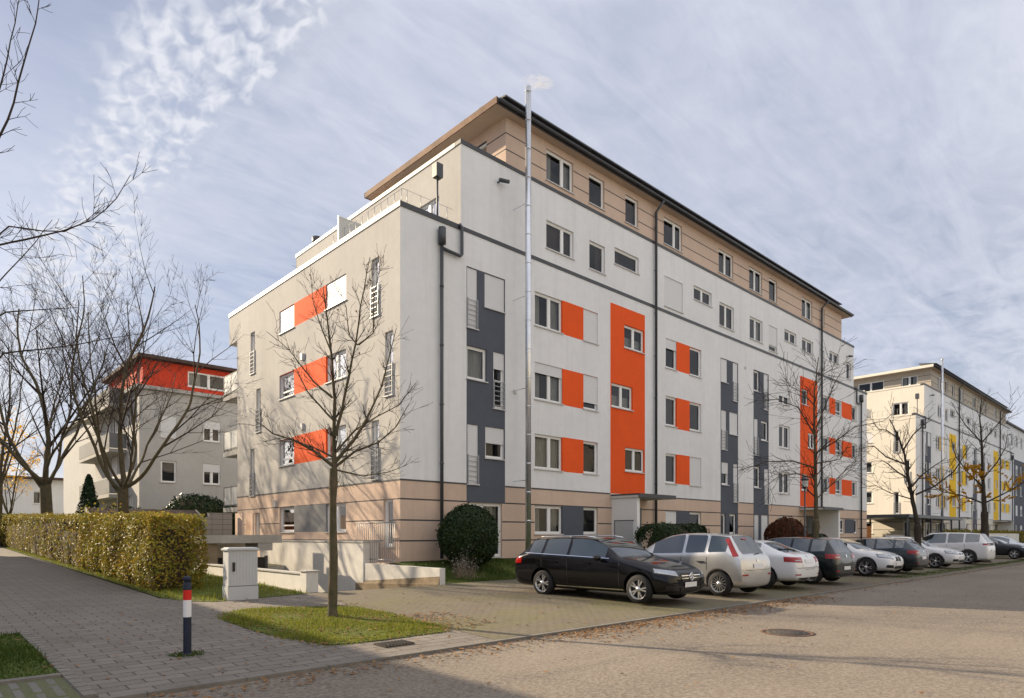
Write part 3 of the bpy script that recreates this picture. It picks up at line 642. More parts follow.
# ------------------------------------------------------------------ ramp walls, terrace in front of the left face
t = thing('retaining_wall', 'long pale retaining wall of the garage ramp under the left facade', 'wall', (-.6, -2.9, 0))
b = MB(); b.hexa([(0, 0, .08), (.2, 0, .08), (.2, 4.13, -.9), (0, 4.13, -.9), (0, 0, .645), (.2, 0, .645), (.2, 4.13, .665), (0, 4.13, .665)]); b.build('low_wall', M['whitewall'], t)
b = MB(); b.box(-.03, .58, 4.132, 12.6, -2.4, 1.34); b.box(.0, .2, -.02, -.001, .06, .65); b.build('high_wall', M['whitewall'], t)
b = MB(); b.hexa([(-.05, -.03, .05), (-.001, -.03, .05), (-.001, 4.6, -.7), (-.05, 4.6, -.7), (-.05, -.03, .20), (-.001, -.03, .42), (-.001, 4.6, .05), (-.05, 4.6, -.02)]); b.build('plinth', M['plinth'], t)
b = MB(); b.box(-.05, .6, 4.11, 12.6, 1.343, 1.40); b.build('coping', M['concrete'], t)
b = MB(); b.box(-.35, -.0, -1.6, 1.25, .25, .62); t2 = b.build('light_well', M['black'], label='dark light well at the building corner behind the low wall', cat='light well')
b = MB(); b.box(-.38, -.005, -.02, 1.24, .62, .665); b.box(-.42, .0, .0, 1.24, .665, .70); b.build('well_edge', M['peach'], t2)
t = thing('railing', 'grey bar railing by the narrow ground-floor door left of the corner', 'railing', (-.42, 0, .62))
b = MB(); b.tube([(0, -.35, 1.38), (0, 2.0, 1.38)], .022, 6); b.tube([(0, -.35, .18), (0, 1.2, .18)], .015, 6); b.build('handrail', M['rail'], t)
for i in range(20):
    y = -.33+i*.122; b = MB(); b.tube([(0, y, .08 if y < 1.25 else .78), (0, y, 1.37)], .011, 5); b.build('baluster', M['rail'], t)
# pit walls
b = MB(); b.box(PIT[0]-.02, PIT[1]+.3, 7.2, 7.5, -2.4, .38); b.build('garage_wall', M['concrete'], kind='structure')
t = thing('garage_opening', 'dark garage entrance at the foot of the ramp', 'garage door', (-2.0, 7.15, -1.3))
b = MB(); b.box(-1.6, .5, -.03, .03, 0, 2.05); b.build('door_leaf', M['black'], t); b = MB(); b.box(-1.72, -1.602, -.04, .04, 0, 2.1); b.box(.502, .62, -.04, .04, 0, 2.1); b.build('door_frame', M['framedark'], t)
t = thing('low_garden_wall', 'low sunlit cream wall between the ramp and the lawn', 'wall', (-4.3, -2.55, 0))
b = MB(); b.box(-.10, .10, .32, 9.75, -2.0, .60); b.build('wall_run', M['whitewall'], t)
b = MB(); b.box(-.15, .17, -.02, .318, .1, .68); b.build('end_post', M['whitewall'], t)
b = MB(); b.box(-.13, .13, .32, 9.75, .603, .64); b.box(-.18, .20, -.05, .318, .683, .71); b.build('coping', M['concrete'], t)
t = thing('ramp_bridge', 'pale concrete slab bridging the garage ramp beside the building', 'slab', (-2.5, 5, 0))
b = MB(); b.box(-1.95, .75, 0, 2.6, 1.32, 1.60); b.build('slab', M['concrete'], t)
b = MB(); b.box(-.1, .42, .02, 1.2, 1.05, 1.318); b.build('beam', M['concrete'], t)
b = MB(); b.box(-1.9, -1.45, .1, .5, -.2, 1.318); b.build('column', M['plinth'], t)
b = MB(); b.box(-1.4, .3, 2.3, 2.5, -1.3, 1.318); b.build('back_wall', M['cream'], t)
bl = varied('concrete_block', (.30, .275, .25), .15, .8, .95, .5, 40); nt = bl.node_tree
br = N(nt, 'ShaderNodeTexBrick', offset=0.0, i_Scale=1.0); br.inputs['Brick Width'].default_value = .40; br.inputs['Row Height'].default_value = .20; br.inputs['Mortar Size'].default_value = .008
br.inputs[1].default_value = (.31, .28, .25, 1); br.inputs[2].default_value = (.27, .25, .225, 1); br.inputs[3].default_value = (.12, .11, .10, 1)
mp = nt.nodes.new('ShaderNodeMapping'); mp.inputs['Rotation'].default_value = (R(-90), 0, 0); nt.links.new(objco(nt), mp.inputs[0]); nt.links.new(mp.outputs[0], br.inputs[0]); nt.links.new(br.outputs[0], P(bl).inputs['Base Color'])
t = thing('block_wall', 'grey concrete block wall stepping up beside the left facade', 'wall', (-4.4, 7.9, 0))
b = MB(); b.box(-.7, 1.1, 0, .25, .4, 2.27); b.build('lower_run', bl, t); b = MB(); b.box(1.102, 1.95, 0, .25, 1.2, 2.44); b.build('upper_run', bl, t)
b = MB(); b.box(2.1, 2.17, -.6, .1, 1.6, 2.44); b.box(2.5, 2.57, -.6, .1, 1.6, 2.44); b.build('post', M['peach'], t)

# ------------------------------------------------------------------ cabinet, bollard, covers
t = thing('utility_cabinet', 'light grey utility cabinet on the lawn edge beside the path', 'cabinet', (-6.27, -3.12, zg(-3.12)-.03))
b = MB(); b.box(-.335, .335, -.17, .17, 0, .34); b.build('base', M['cabinet'], t)
b = MB(); b.box(-.32, .32, -.16, .16, .345, 1.12); co = b.build('door_panel', M['cabinet'], t)
for i in range(9):
    b = MB(); x = -.28+i*.07; b.box(x-.004, x+.004, -.166, -.1605, .38, 1.06); b.build('rib', M['cabinet'], co)
b = MB(); b.box(-.355, .355, -.195, .195, 1.123, 1.16); b.hexa([(-.34, -.18, 1.161), (.34, -.18, 1.161), (.34, .18, 1.161), (-.34, .18, 1.161), (-.30, -.14, 1.185), (.30, -.14, 1.185), (.30, .14, 1.185), (-.30, .14, 1.185)]); b.build('lid', M['cabinet'], t)
b = MB(); b.box(-.235, -.185, -.19, -.161, .66, .86); b.build('handle', M['black'], t)
b = MB(); b.box(-.335, .335, -.172, -.1705, .325, .335); b.build('seam', M['joint'], t)
t = thing('bollard', 'dark blue bollard with red and white bands on the paved path', 'bollard', (-9.10, -8.84, .035))
r = .049
b = MB(); b.lathe([(r, .0), (r, .50)], (0, 0, 0)); b.lathe([(.068, 0), (.068, .02), (r, .03)], (0, 0, 0)); b.build('post', M['bollblue'], t)
b = MB(); b.lathe([(r+.001, .50), (r+.001, .72)], (0, 0, 0)); b.build('white_band', M['bollwhite'], t)
b = MB(); b.lathe([(r+.001, .72), (r+.001, .85)], (0, 0, 0)); b.build('red_band', M['bollred'], t)
b = MB(); b.lathe([(r, .85), (r, .94), (.038, .945), (.038, .965), (.048, .97), (.049, 1.0), (.04, 1.02), (.02, 1.032), (0, 1.034)], (0, 0, 0)); b.build('cap', M['bollblue'], t)
b = MB()
for i in range(260):
    a = rnd.uniform(0, 6.28); d = rnd.uniform(.07, .24); x, y = -9.1+d*math.cos(a), -8.84+d*math.sin(a); z = .045
    b.add([(x-.008, y, z), (x+.008, y+.006, z), (x+rnd.gauss(0, .015), y, z+rnd.uniform(.01, .035))], [(0, 1, 2)])
b.build('weeds', M['darkgrass'], kind='stuff', label='small weeds growing round the foot of the bollard', cat='weeds', recalc=False)
def cover(x, y, r, lab):
    t = thing('manhole_cover', lab, 'manhole cover', (x, y, -.04))
    b = MB(); b.lathe([(r+.07, .001), (r+.07, .008), (r, .008), (r, .001)], (0, 0, 0), n=32); b.build('frame', varied('cast_iron_rusty', (.11, .065, .045), .3, 9, .7, .5, 60), t)
    b = MB(); b.lathe([(0, .007), (r-.012, .007), (r-.012, .001)], (0, 0, 0), n=32)
    for k in range(3):
        for j in range(6+k*5): a = 6.28*j/(6+k*5); rr = .09+k*.09; b.box(rr*math.cos(a)-.02, rr*math.cos(a)+.02, rr*math.sin(a)-.02, rr*math.sin(a)+.02, .007, .012)
    b.build('lid', varied('cast_iron', (.075, .065, .06), .3, 9, .7, .5, 60), t)
cover(-.96, -13.09, .36, 'round cast iron manhole cover in the sunlit road')
t = thing('drain_grate', 'dark leaf-covered drain grate at the kerb by the grass island', 'drain', (-6.6, -9.85, .018))
b = MB(); b.box(-.25, .25, -.17, .17, 0, .012); b.build('tray', M['soil'], t)
b = MB()
for i in range(9): b.box(-.23+i*.055, -.205+i*.055, -.15, .15, .013, .024)
b.build('grate', M['black'], t)

# ------------------------------------------------------------------ leaf volumes
def leafmesh(name, m, pts, sz, parent=None, flat=.35, **k):
    """pts: (point, outward normal); each leaf is a folded quad"""
    b = MB()
    for p, nrm in pts:
        nrm = (Vector(nrm)+Vector((rnd.gauss(0, flat), rnd.gauss(0, flat), rnd.gauss(0, flat)))).normalized()
        u = nrm.orthogonal().normalized(); u.rotate(Matrix.Rotation(rnd.uniform(0, 6.28), 3, nrm)); v = nrm.cross(u)
        s = rnd.uniform(*sz); p = Vector(p)
        b.add([p-u*s, p-v*s*.55+nrm*s*.12, p+u*s, p+v*s*.55+nrm*s*.12], [(0, 1, 2), (0, 2, 3)])
    return b.build(name, m, parent, recalc=False, **k)
def boxpts(n, x0, x1, y0, y1, z0f, z1f, bump=.10, deep=.16):
    out = []; Lx, Ly = x1-x0, y1-y0; H = 1.9
    wts = [Ly*H, Ly*H, Lx*H, Lx*H, Lx*Ly]
    for i in range(n):
        f = rnd.choices(range(5), wts)[0]; x, y, q = rnd.uniform(x0, x1), rnd.uniform(y0, y1), rnd.random()
        q = min(1, q**.9); z = z0f(y)+(z1f(y)-z0f(y))*q; nz = (0, 0, 1)
        if f == 0: x = x0; nz = (-1, 0, .2)
        elif f == 1: x = x1; nz = (1, 0, .2)
        elif f == 2: y = y0; nz = (0, -1, .2)
        elif f == 3: y = y1; nz = (0, 1, .2)
        else: z = z1f(y)
        w_ = (math.sin(x*2.3+y*1.7)+math.sin(y*3.1+z*2.9)+math.sin(z*4.1+x*5.3+y*.9))/3
        off = bump*w_-abs(rnd.gauss(0, deep*.5))
        if rnd.random() < .06: off += rnd.uniform(.0, .10)
        nn = Vector(nz).normalized(); p = Vector((x, y, z))+nn*off
        if f != 4:   # rounded shoulders and a tucked-in foot
            e = max(0, q-.86)/.14; p -= nn*(e*e*.16); p -= nn*max(0, .18-q)*.9
        out.append((p, nn))
    return out
HZ0 = lambda y: zg(y)+.02
HZ1 = lambda y: zg(y)+1.84+.05*math.sin(y*.9)
t = thing('clipped_hedge', 'long clipped beech hedge turning yellow and brown along the path', 'hedge', (-6.85, 0, 0))
hb = MB()
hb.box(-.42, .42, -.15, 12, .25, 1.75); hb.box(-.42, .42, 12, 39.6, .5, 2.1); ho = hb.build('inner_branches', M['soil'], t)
hb = MB()
for i in range(420):
    x, y = rnd.uniform(-.5, .5), rnd.uniform(-.3, 23.6); z = zg(y)
    hb.tube([(x, y, z), (x+rnd.gauss(0, .08), y+rnd.gauss(0, .08), z+.6), (x+rnd.gauss(0, .16), y+rnd.gauss(0, .16), z+1.7)], [.018, .012, .005], 4)
hb.build('stems', M['twig'], t)
pts = boxpts(30000, -7.52, -6.2, -.75, 7.5, HZ0, HZ1)+boxpts(26000, -7.52, -6.2, 7.5, 40, HZ0, HZ1)
leafmesh('foliage', M['hedgeleaf'], [((p[0]+6.85, p[1], p[2]), n_) for p, n_ in pts], (.026, .052), t, .6)
def ball(name, label, cat, c, rx, ry, rz, n, m, sz, trunk=.3, lump=.06, stems=True, inner='soil', box=1):
    t = thing(name, label, cat, (c[0], c[1], 0)); pts = []
    for i in range(n):
        a = rnd.uniform(0, 6.283); cz = rnd.uniform(-1, 1); sn = math.sqrt(1-cz*cz); d = Vector((sn*math.cos(a), sn*math.sin(a), cz)); sg = lambda q: math.copysign(abs(q)**box, q)
        k = 1+lump*(math.sin(a*3+cz*4)+math.sin(a*7-cz*5+2)*.6)-abs(rnd.gauss(0, .05)); 
        if rnd.random() < .07: k += rnd.uniform(0, .10)
        pts.append(((sg(d.x)*rx*k, sg(d.y)*ry*k, c[2]+sg(d.z)*rz*k), d))
    leafmesh('foliage', m, pts, sz, t, .55)
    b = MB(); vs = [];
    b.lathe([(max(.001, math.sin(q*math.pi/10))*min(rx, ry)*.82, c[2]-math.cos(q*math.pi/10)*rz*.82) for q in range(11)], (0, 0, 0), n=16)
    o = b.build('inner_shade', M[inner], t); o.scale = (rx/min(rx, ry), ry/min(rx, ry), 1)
    if stems:
        b = MB()
        for i in range(7):
            a = rnd.uniform(0, 6.28); b.tube([(math.cos(a)*.12, math.sin(a)*.12, c[2]-rz-trunk), (math.cos(a)*.4, math.sin(a)*.4, c[2]-rz*.5)], [.025, .015], 5)
        b.build('stem', M['bark'], t)
    return t
ball('round_bush', 'round dark green evergreen bush in front of the white terrace door', 'bush', (1.75, -1.35, 1.56), 1.0, .95, 1.02, 15000, M['shrubleaf'], (.03, .055), .25, .03)
b = MB()
for i in range(90):
    x, y = 1.05+rnd.gauss(0, .28), -2.0+rnd.gauss(0, .14); z = bank(y); k = rnd.uniform(.2, .75)
    b.tube([(x, y, z), (x+rnd.gauss(0, .12), y+rnd.gauss(0, .1), z+k)], [.006, .002], 3)
b.build('dry_stalks', M['plinth'], kind='stuff', label='thin dry stalks at the foot of the round bush', cat='stalks')
leafmesh('dry_flowers', varied('dry_flower', (.36, .33, .30), .3, 9), [((1.05+rnd.gauss(0, .27), -2.0+rnd.gauss(0, .15), bank(-2)+abs(rnd.gauss(.35, .22))), (0, 0, 1)) for i in range(700)], (.012, .026), None, 1, kind='stuff', label='pale dry flower heads at the foot of the round bush', cat='flowers')
ball('evergreen_hedge', 'wide dark green clipped bush beside the entrance canopy', 'bush', (12.1, -2.35, 1.22), 2.0, .72, .86, 15000, M['shrubleaf'], (.035, .06), .3, .02, box=.45)
ball('brown_bush', 'round reddish-brown bush behind the second street tree', 'bush', (23.7, -2.0, 1.35), 1.35, 1.1, 1.18, 8000, M['redleaf'], (.045, .08), .3, .04)
ball('small_bush', 'low dark bush between the brown bush and the second entrance', 'bush', (27.6, -2.0, .98), 1.3, .8, .72, 3500, M['shrubleaf'], (.045, .08), .3, .04)

# ------------------------------------------------------------------ trees
def rndperp(d):
    v = Vector((rnd.gauss(0, 1), rnd.gauss(0, 1), rnd.gauss(0, 1))); v -= d*v.dot(d); return v.normalized()
def grow(tb, cb, p, d, length, rad, depth, maxd, up=.25, kids=(4, 6), wob=.16, ang=(.5, .95), ratio=(.45, .75), tips=None, minr=.0035):
    n = max(3, int(length/.28)) if depth < 2 else 3
    pts = [p.copy()]; rs = [rad]; dirs = [d.copy()]; q = p.copy(); dd = d.copy()
    for i in range(n):
        dd = (dd+rndperp(dd)*wob*rnd.random()+Vector((0, 0, up*.3))).normalized(); q = q+dd*(length/n); pts.append(q.copy()); dirs.append(dd.copy())
        rs.append(max(minr*.7, rad*(1-.78*(i+1)/n)))
    (tb if depth <= 1 else cb).tube(pts, rs, 7 if rad > .05 else (5 if rad > .012 else 3), cap=False)
    if tips is not None and depth >= maxd-1: tips += pts[1:]
    if depth >= maxd: return
    k = rnd.randint(*kids)
    for j in range(k):
        f = .22+.78*(j+rnd.random()*.7)/k; idx = min(n, max(1, int(f*n+.5)))
        a = rnd.uniform(*ang); nd = (dirs[idx]*math.cos(a)+rndperp(dirs[idx])*math.sin(a)).normalized()
        ln = length*rnd.uniform(*ratio)*(1.15-.55*f); grow(tb, cb, pts[idx], nd, ln, max(minr, rs[idx]*rnd.uniform(.5, .72)), depth+1, maxd, up, kids, wob, ang, ratio, tips, minr)
def polyline_tree(name, label, base, limbs, trunk, m, mt, kids=(5, 8), maxd=3, up=.15, scale=1, tipleaf=None, minr=.004, ang=(.4, .9), group=None, twigl=(.3, .62)):
    """limbs: polylines in metres (sideways, height, depth) relative to the base, seen from the street"""
    t = thing(name, label, 'tree', base, group=group); h_lim = base[0] > 30
    rt = Vector((.7304, -.683, 0)); fw = Vector((.683, .7304, 0)); tb, cb = MB(), MB(); tips = []
    def V(q): return rt*q[0]+fw*q[2]+Vector((0, 0, q[1]))
    for pts, r0, r1 in [(trunk[0], trunk[1], trunk[2])]+limbs:
        P3 = [V(q) for q in pts]; fine = []
        for a, c in zip(P3[:-1], P3[1:]):
            k = max(2, int((c-a).length/.25))
            for j in range(k): fine.append(a.lerp(c, j/k)+(Vector((rnd.gauss(0, 1), rnd.gauss(0, 1), 0))*.006 if j else Vector()))
        fine.append(P3[-1]); n = len(fine)-1; rs = [(r0+(r1-r0)*(i/n)**.8)*(1+rnd.uniform(-.06, .06)) for i in range(n+1)]
        if pts is trunk[0]: rs[0] *= 1.5; rs[1] *= 1.25; rs[-2] *= 1.22; rs[-1] *= 1.1
        tb.tube(fine, rs, 9 if r0 > .05 else 6, cap=False)
        if pts is trunk[0]: continue
        tot = sum((fine[i+1]-fine[i]).length for i in range(n)); k = int(tot*rnd.uniform(kids[0], kids[1]))
        for j in range(k):
            i = min(n-1, max(1, int((.15+.85*(j+rnd.random())/k)*n))); d = (fine[i+1]-fine[i]).normalized()
            a = rnd.uniform(*ang); nd = (d*math.cos(a)+rndperp(d)*math.sin(a)).normalized()
            grow(cb, cb, fine[i], nd, rnd.uniform(*twigl)*scale, max(minr, rs[i]*.42), 2, maxd, up, (2, 4), .25, (.4, 1.0), (.4, .8), tips, minr)
    tb.build('trunk', M[m], t); cb.build('crown', M[mt], t, recalc=False)
    if tipleaf: leafmesh('leaves', M[tipleaf[0]], [(q, (rnd.gauss(0, 1), rnd.gauss(0, 1), .3)) for q in rnd.choices([p_ for p_ in tips if p_.z < (5.6 if h_lim else 99)] , k=tipleaf[1])], tipleaf[2], t, .6)
    return t
def px(pp, x0, y0, s, ds=None):   # pixel polyline traced from the picture -> metres from the tree's base
    out = []; dpt = 0
    for i, (x, y) in enumerate(pp):
        f = i/max(1, len(pp)-1); out.append(((x-x0)/s, (y0-y)/s, (ds or 0)*f))
    return out
s1 = 54.0; B = (332, 617)
L1 = [([(334, 470), (333, 440), (334, 400), (331, 360), (326, 320), (321, 285)], .050, .008, .1),
      ([(333, 466), (316, 452), (298, 442), (278, 436), (262, 424)], .036, .006, -.35),
      ([(334, 458), (310, 446), (292, 440), (266, 437)], .022, .004, .5),
      ([(333, 420), (318, 405), (302, 388), (292, 372), (280, 350)], .024, .005, .6),
      ([(332, 398), (316, 384), (304, 368), (296, 356), (276, 340)], .020, .004, -.5),
      ([(335, 462), (352, 440), (364, 418), (378, 385), (386, 350), (392, 322)], .038, .006, .4),
      ([(336, 466), (356, 452), (380, 444), (398, 430), (412, 408)], .030, .005, -.4),
      ([(336, 452), (352, 428), (372, 412), (392, 398), (408, 372)], .024, .005, .9),
      ([(335, 436), (342, 412), (350, 376), (357, 345), (362, 310), (372, 262)], .034, .006, -.2),
      ([(357, 345), (348, 335), (344, 305), (336, 285)], .016, .004, .2), ([(358, 345), (374, 335), (376, 300), (384, 262)], .018, .004, -.3),
      ([(330, 350), (318, 322), (309, 296), (305, 268)], .015, .004, .3), ([(336, 470), (360, 475), (384, 470), (400, 462)], .018, .004, .6),
      ([(350, 430), (345, 450), (340, 470), (332, 490)], .006, .003, .2)]
polyline_tree('street_tree', 'young bare tree on the grass island in front of the left facade', (-5.99, -6.84, .08), [(px(p, *B, s1, d), r0, r1) for p, r0, r1, d in L1],
              ([(0, -.1, 0), (.0, .12, 0), (.02, .9, 0), (.01, 1.9, 0), (.02, 2.75, 0)], .098, .062), 'bark', 'twig', (9, 12), 3, .22, twigl=(.20, .52), minr=.0042, tipleaf=('deadleaf', 25, (.02, .035)))
s2 = 25.5; B = (818, 574)
L2 = [([(820, 520), (819, 470), (818, 430), (818, 395), (822, 362)], .085, .014, 0), ([(820, 440), (800, 412), (778, 405), (762, 408)], .035, .01, -.6), ([(820, 470), (800, 462), (778, 462), (752, 470)], .035, .01, .8),
      ([(820, 455), (835, 445), (850, 432), (872, 428)], .035, .01, -.8), ([(820, 500), (838, 485), (856, 470), (872, 462)], .03, .01, .8), ([(820, 430), (832, 405), (842, 385), (852, 370)], .03, .01, .5),
      ([(819, 410), (806, 398), (792, 392), (782, 382)], .025, .008, -.4), ([(819, 480), (796, 476), (775, 480), (758, 490)], .03, .01, -1.2), ([(819, 390), (828, 378), (838, 372), (842, 366)], .02, .008, .3),
      ([(820, 465), (838, 462), (855, 458), (868, 445)], .03, .01, 1.4)]
polyline_tree('street_tree', 'bare mossy-trunked tree between the parked cars before the second entrance', (13.6, -7.6, .06), [(px(p, *B, s2, d), r0, r1) for p, r0, r1, d in L2],
              ([(0, -.1, 0), (.0, .3, 0), (.06, 2.1, 0)], .15, .11), 'bark', 'twig', (5, 7), 3, .1, 1.5, minr=.008, twigl=(.3, .8))
s3 = 22.3; B = (918, 575)
L3 = [([(918, 530), (910, 490), (905, 460), (898, 440), (890, 425)], .11, .02, 0), ([(910, 485), (895, 478), (882, 470), (874, 468)], .045, .015, -.7), ([(906, 470), (890, 462), (880, 450), (868, 452)], .04, .012, .7),
      ([(912, 492), (925, 480), (938, 472), (955, 462)], .05, .015, .6), ([(916, 500), (932, 492), (948, 478), (962, 452)], .045, .012, -.6), ([(904, 455), (915, 440), (930, 428), (938, 424)], .04, .012, .4),
      ([(900, 445), (885, 436), (876, 436), (868, 428)], .03, .01, -.4), ([(914, 505), (895, 498), (884, 490), (870, 492)], .03, .01, .9)]
polyline_tree('street_tree', 'crooked bare tree in front of the cream end of the yellow block', (21.4, -8.95, .04), [(px(p, *B, s3, d), r0, r1) for p, r0, r1, d in L3],
              ([(0, -.1, 0), (.0, .4, 0), (.0, 2.0, 0)], .17, .13), 'barkdark', 'twig', (3.2, 4.4), 3, .1, 1.5, minr=.010, twigl=(.3, .8))
s4 = 17.4; B = (985, 569)
L4 = [([(985, 520), (983, 480), (982, 450), (980, 425), (982, 405)], .13, .02, 0), ([(984, 495), (965, 480), (950, 465), (942, 448)], .05, .015, -.8), ([(984, 485), (1000, 470), (1012, 455), (1018, 440)], .05, .015, .8),
      ([(983, 510), (966, 502), (950, 498), (940, 488)], .05, .015, 1.0), ([(985, 510), (1002, 500), (1016, 490), (1022, 480)], .05, .015, -1.0), ([(982, 450), (968, 432), (962, 420), (958, 408)], .04, .012, .5), ([(982, 450), (996, 432), (1004, 420), (1008, 412)], .04, .012, -.5)]
polyline_tree('street_tree', 'street tree still carrying some yellow leaves before the yellow block', (33.5, -9.05, .04), [(px(p, *B, s4, d), r0, r1) for p, r0, r1, d in L4],
              ([(0, -.1, 0), (.0, .4, 0), (.0, 2.9, 0)], .24, .16), 'barkdark', 'twig', (3.2, 4.4), 3, .12, 1.8, minr=.010, tipleaf=('yellowleaf', 6500, (.045, .085)), twigl=(.25, .7))
def big_tree(name, label, base, h, r, seed, n_limbs=7, fork=.28, spread=(.35, .75), m='bark', kids=(5, 7), leaf=None, maxd=4, ll=.62):
    global rnd
    old = rnd; rnd = random.Random(seed); t = thing(name, label, 'tree', base); tb, cb, tips = MB(), MB(), []
    fz = h*fork; lean = Vector((rnd.gauss(0, .03), rnd.gauss(0, .03), 1)).normalized()
    tb.tube([(0, 0, -.2), Vector((0, 0, .25)), lean*fz*.5, lean*fz], [r*1.35, r*1.08, r*.95, r*.88], 12, cap=False)
    for i in range(n_limbs):
        a = 6.283*i/n_limbs+rnd.uniform(-.3, .3); s = rnd.uniform(*spread) if i else .06; d = Vector((math.cos(a)*math.sin(s), math.sin(a)*math.sin(s), math.cos(s)))
        grow(tb, cb, lean*fz*rnd.uniform(.86, 1.0), d, h*ll*rnd.uniform(.85, 1.1)*(1.05 if i == 0 else 1), r*(.48 if i == 0 else rnd.uniform(.24, .38)), 1, maxd, .22, kids, .17, (.35, .8), (.38, .6), tips, .0055)
    tb.build('trunk', M[m], t); cb.build('crown', M['twig'], t, recalc=False)
    if leaf: leafmesh('leaves', M[leaf[0]], [(rnd.choice(tips)+Vector((rnd.gauss(0, .15), rnd.gauss(0, .15), rnd.gauss(0, .15))), (rnd.gauss(0, 1), rnd.gauss(0, 1), .3)) for i in range(leaf[1])], leaf[2], t, .8)
    rnd = old; return t
big_tree('bare_tree', 'large bare spreading tree behind the near part of the hedge', (-5.45, 11.1, .5), 12.4, .22, 3, 8, .24, (.45, 1.15), kids=(5, 8), ll=.64)
big_tree('bare_tree', 'tall bare tree behind the far part of the hedge', (-5.95, 25, .8), 16.0, .30, 11, 7, .22, (.2, .75), kids=(6, 8), ll=.6)
big_tree('bare_tree', 'slim bare tree at the left edge beyond the hedge end', (-7.6, 31, .9), 15.0, .2, 21, 6, .25, (.2, .7), kids=(4, 6))
big_tree('birch_tree', 'thin tree with yellow leaves at the far left', (-6.5, 36, .9), 8.0, .12, 5, 6, .25, (.3, .8), kids=(4, 6), leaf=('yellowleaf', 1500, (.05, .10)), maxd=3)
# the near tree at the left margin, only its branches reach the picture
s5 = 73.3; B = (-75, 644)
L5 = [([(-75, 360), (-40, 310), (-10, 262), (12, 225), (22, 196)], 0.0186, 0.0039, .6),
      ([(-75, 420), (-40, 400), (0, 350), (40, 345), (70, 340), (100, 333), (134, 327)], 0.0186, 0.0039, .2),
      ([(-75, 400), (-40, 300), (0, 245), (30, 240), (70, 232), (100, 222), (125, 202), (140, 180)], 0.0279, 0.0039, -.2),
      ([(-75, 380), (-30, 250), (0, 218), (30, 220), (48, 218), (66, 205), (82, 183)], 0.0217, 0.0039, .5),
      ([(-75, 330), (-30, 190), (0, 133), (14, 100), (24, 60), (36, 20), (40, -8)], 0.0341, 0.0065, .0),
      ([(-75, 350), (-40, 330), (-5, 305), (25, 300), (60, 295)], 0.0186, 0.0039, .4),
      ([(-75, 300), (-30, 150), (-12, 60), (0, -40)], 0.0310, 0.0052, .4), ([(-75, 440), (-30, 450), (0, 465), (20, 462)], 0.0155, 0.0039, .0)]
polyline_tree('overhanging_tree', 'near bare tree whose dark branches reach in at the upper left', (-11.58, -5.9, .1), [(px(p, *B, s5, d), r0, r1) for p, r0, r1, d in L5],
              ([(0, -.1, 0), (.0, 2, 0), (.0, 5, 0), (.05, 8, 0)], .16, .03), 'barkdark', 'twig', (3.0, 4.2), 3, .1, .75, minr=.0042, twigl=(.25, .7))
def conifer(base, h, r, label):
    t = thing('conifer', label, 'tree', base); b = MB(); b.tube([(0, 0, -.1), (0, 0, h*.9)], [.09, .02], 7); b.build('trunk', M['barkdark'], t); pts = []
    for i in range(5200):
        q = rnd.random()**1.3; a = rnd.uniform(0, 6.28); k = r*(1-q)**.75*(1+.13*math.sin(a*5+q*21))*rnd.uniform(.72, 1.04)+.04
        pts.append(((k*math.cos(a), k*math.sin(a), .12+q*(h-.1)), (math.cos(a), math.sin(a), .7)))
    leafmesh('crown', M['conifer'], pts, (.045, .09), t, .5)
conifer((-4.9, 20.5, .7), 3.9, .75, 'narrow dark conifer between the two large bare trees')
ball('garden_bush', 'dark evergreen bush beside the narrow conifer', 'bush', (-3.2, 21.5, 1.9), 1.6, 1.2, 1.2, 4500, M['shrubleaf'], (.06, .10), .3, .06)
ball('garden_bush', 'green laurel bush in front of the red-topped house, left half', 'bush', (1.0, 23.0, 2.6), 1.9, 1.2, 1.35, 5500, M['shrubleaf'], (.06, .11), .3, .06)
ball('garden_bush', 'green laurel bush beside the rear balconies', 'bush', (4.2, 23.4, 2.5), 2.1, 1.2, 1.3, 5500, M['shrubleaf'], (.06, .11), .3, .06)
ball('garden_bush', 'dark bush at the left edge behind the hedge', 'bush', (-9.6, 33, 2.0), 3.2, 1.6, 1.3, 5000, M['conifer'], (.08, .14), .3, .06)

# shed behind the hedge
t = thing('garden_shed', 'low wooden shed with dark shingle roof behind the hedge', 'shed', (-3.2, 15.5, .9))
b = MB(); b.box(-2.3, 1.9, 0, 2.2, 0, 1.35); b.build('wall', M['wood'], t)
b = MB(); b.hexa([(-2.5, -.25, 1.33), (2.1, -.25, 1.33), (2.1, 1.1, 1.85), (-2.5, 1.1, 1.85), (-2.5, -.25, 1.40), (2.1, -.25, 1.40), (2.1, 1.1, 1.93), (-2.5, 1.1, 1.93)])
b.hexa([(-2.5, 1.1, 1.851), (2.1, 1.1, 1.851), (2.1, 2.5, 1.33), (-2.5, 2.5, 1.33), (-2.5, 1.1, 1.931), (2.1, 1.1, 1.931), (2.1, 2.5, 1.40), (-2.5, 2.5, 1.40)]); b.build('roof', M['tile'], t)
for x in (-2.56, 2.11):
    b = MB(); b.hexa([(x, -.28, 1.27), (x+.05, -.28, 1.27), (x+.05, 1.1, 1.82), (x, 1.1, 1.82), (x, -.28, 1.44), (x+.05, -.28, 1.44), (x+.05, 1.1, 1.97), (x, 1.1, 1.97)]); b.build('gable_board', M['beige'], t)

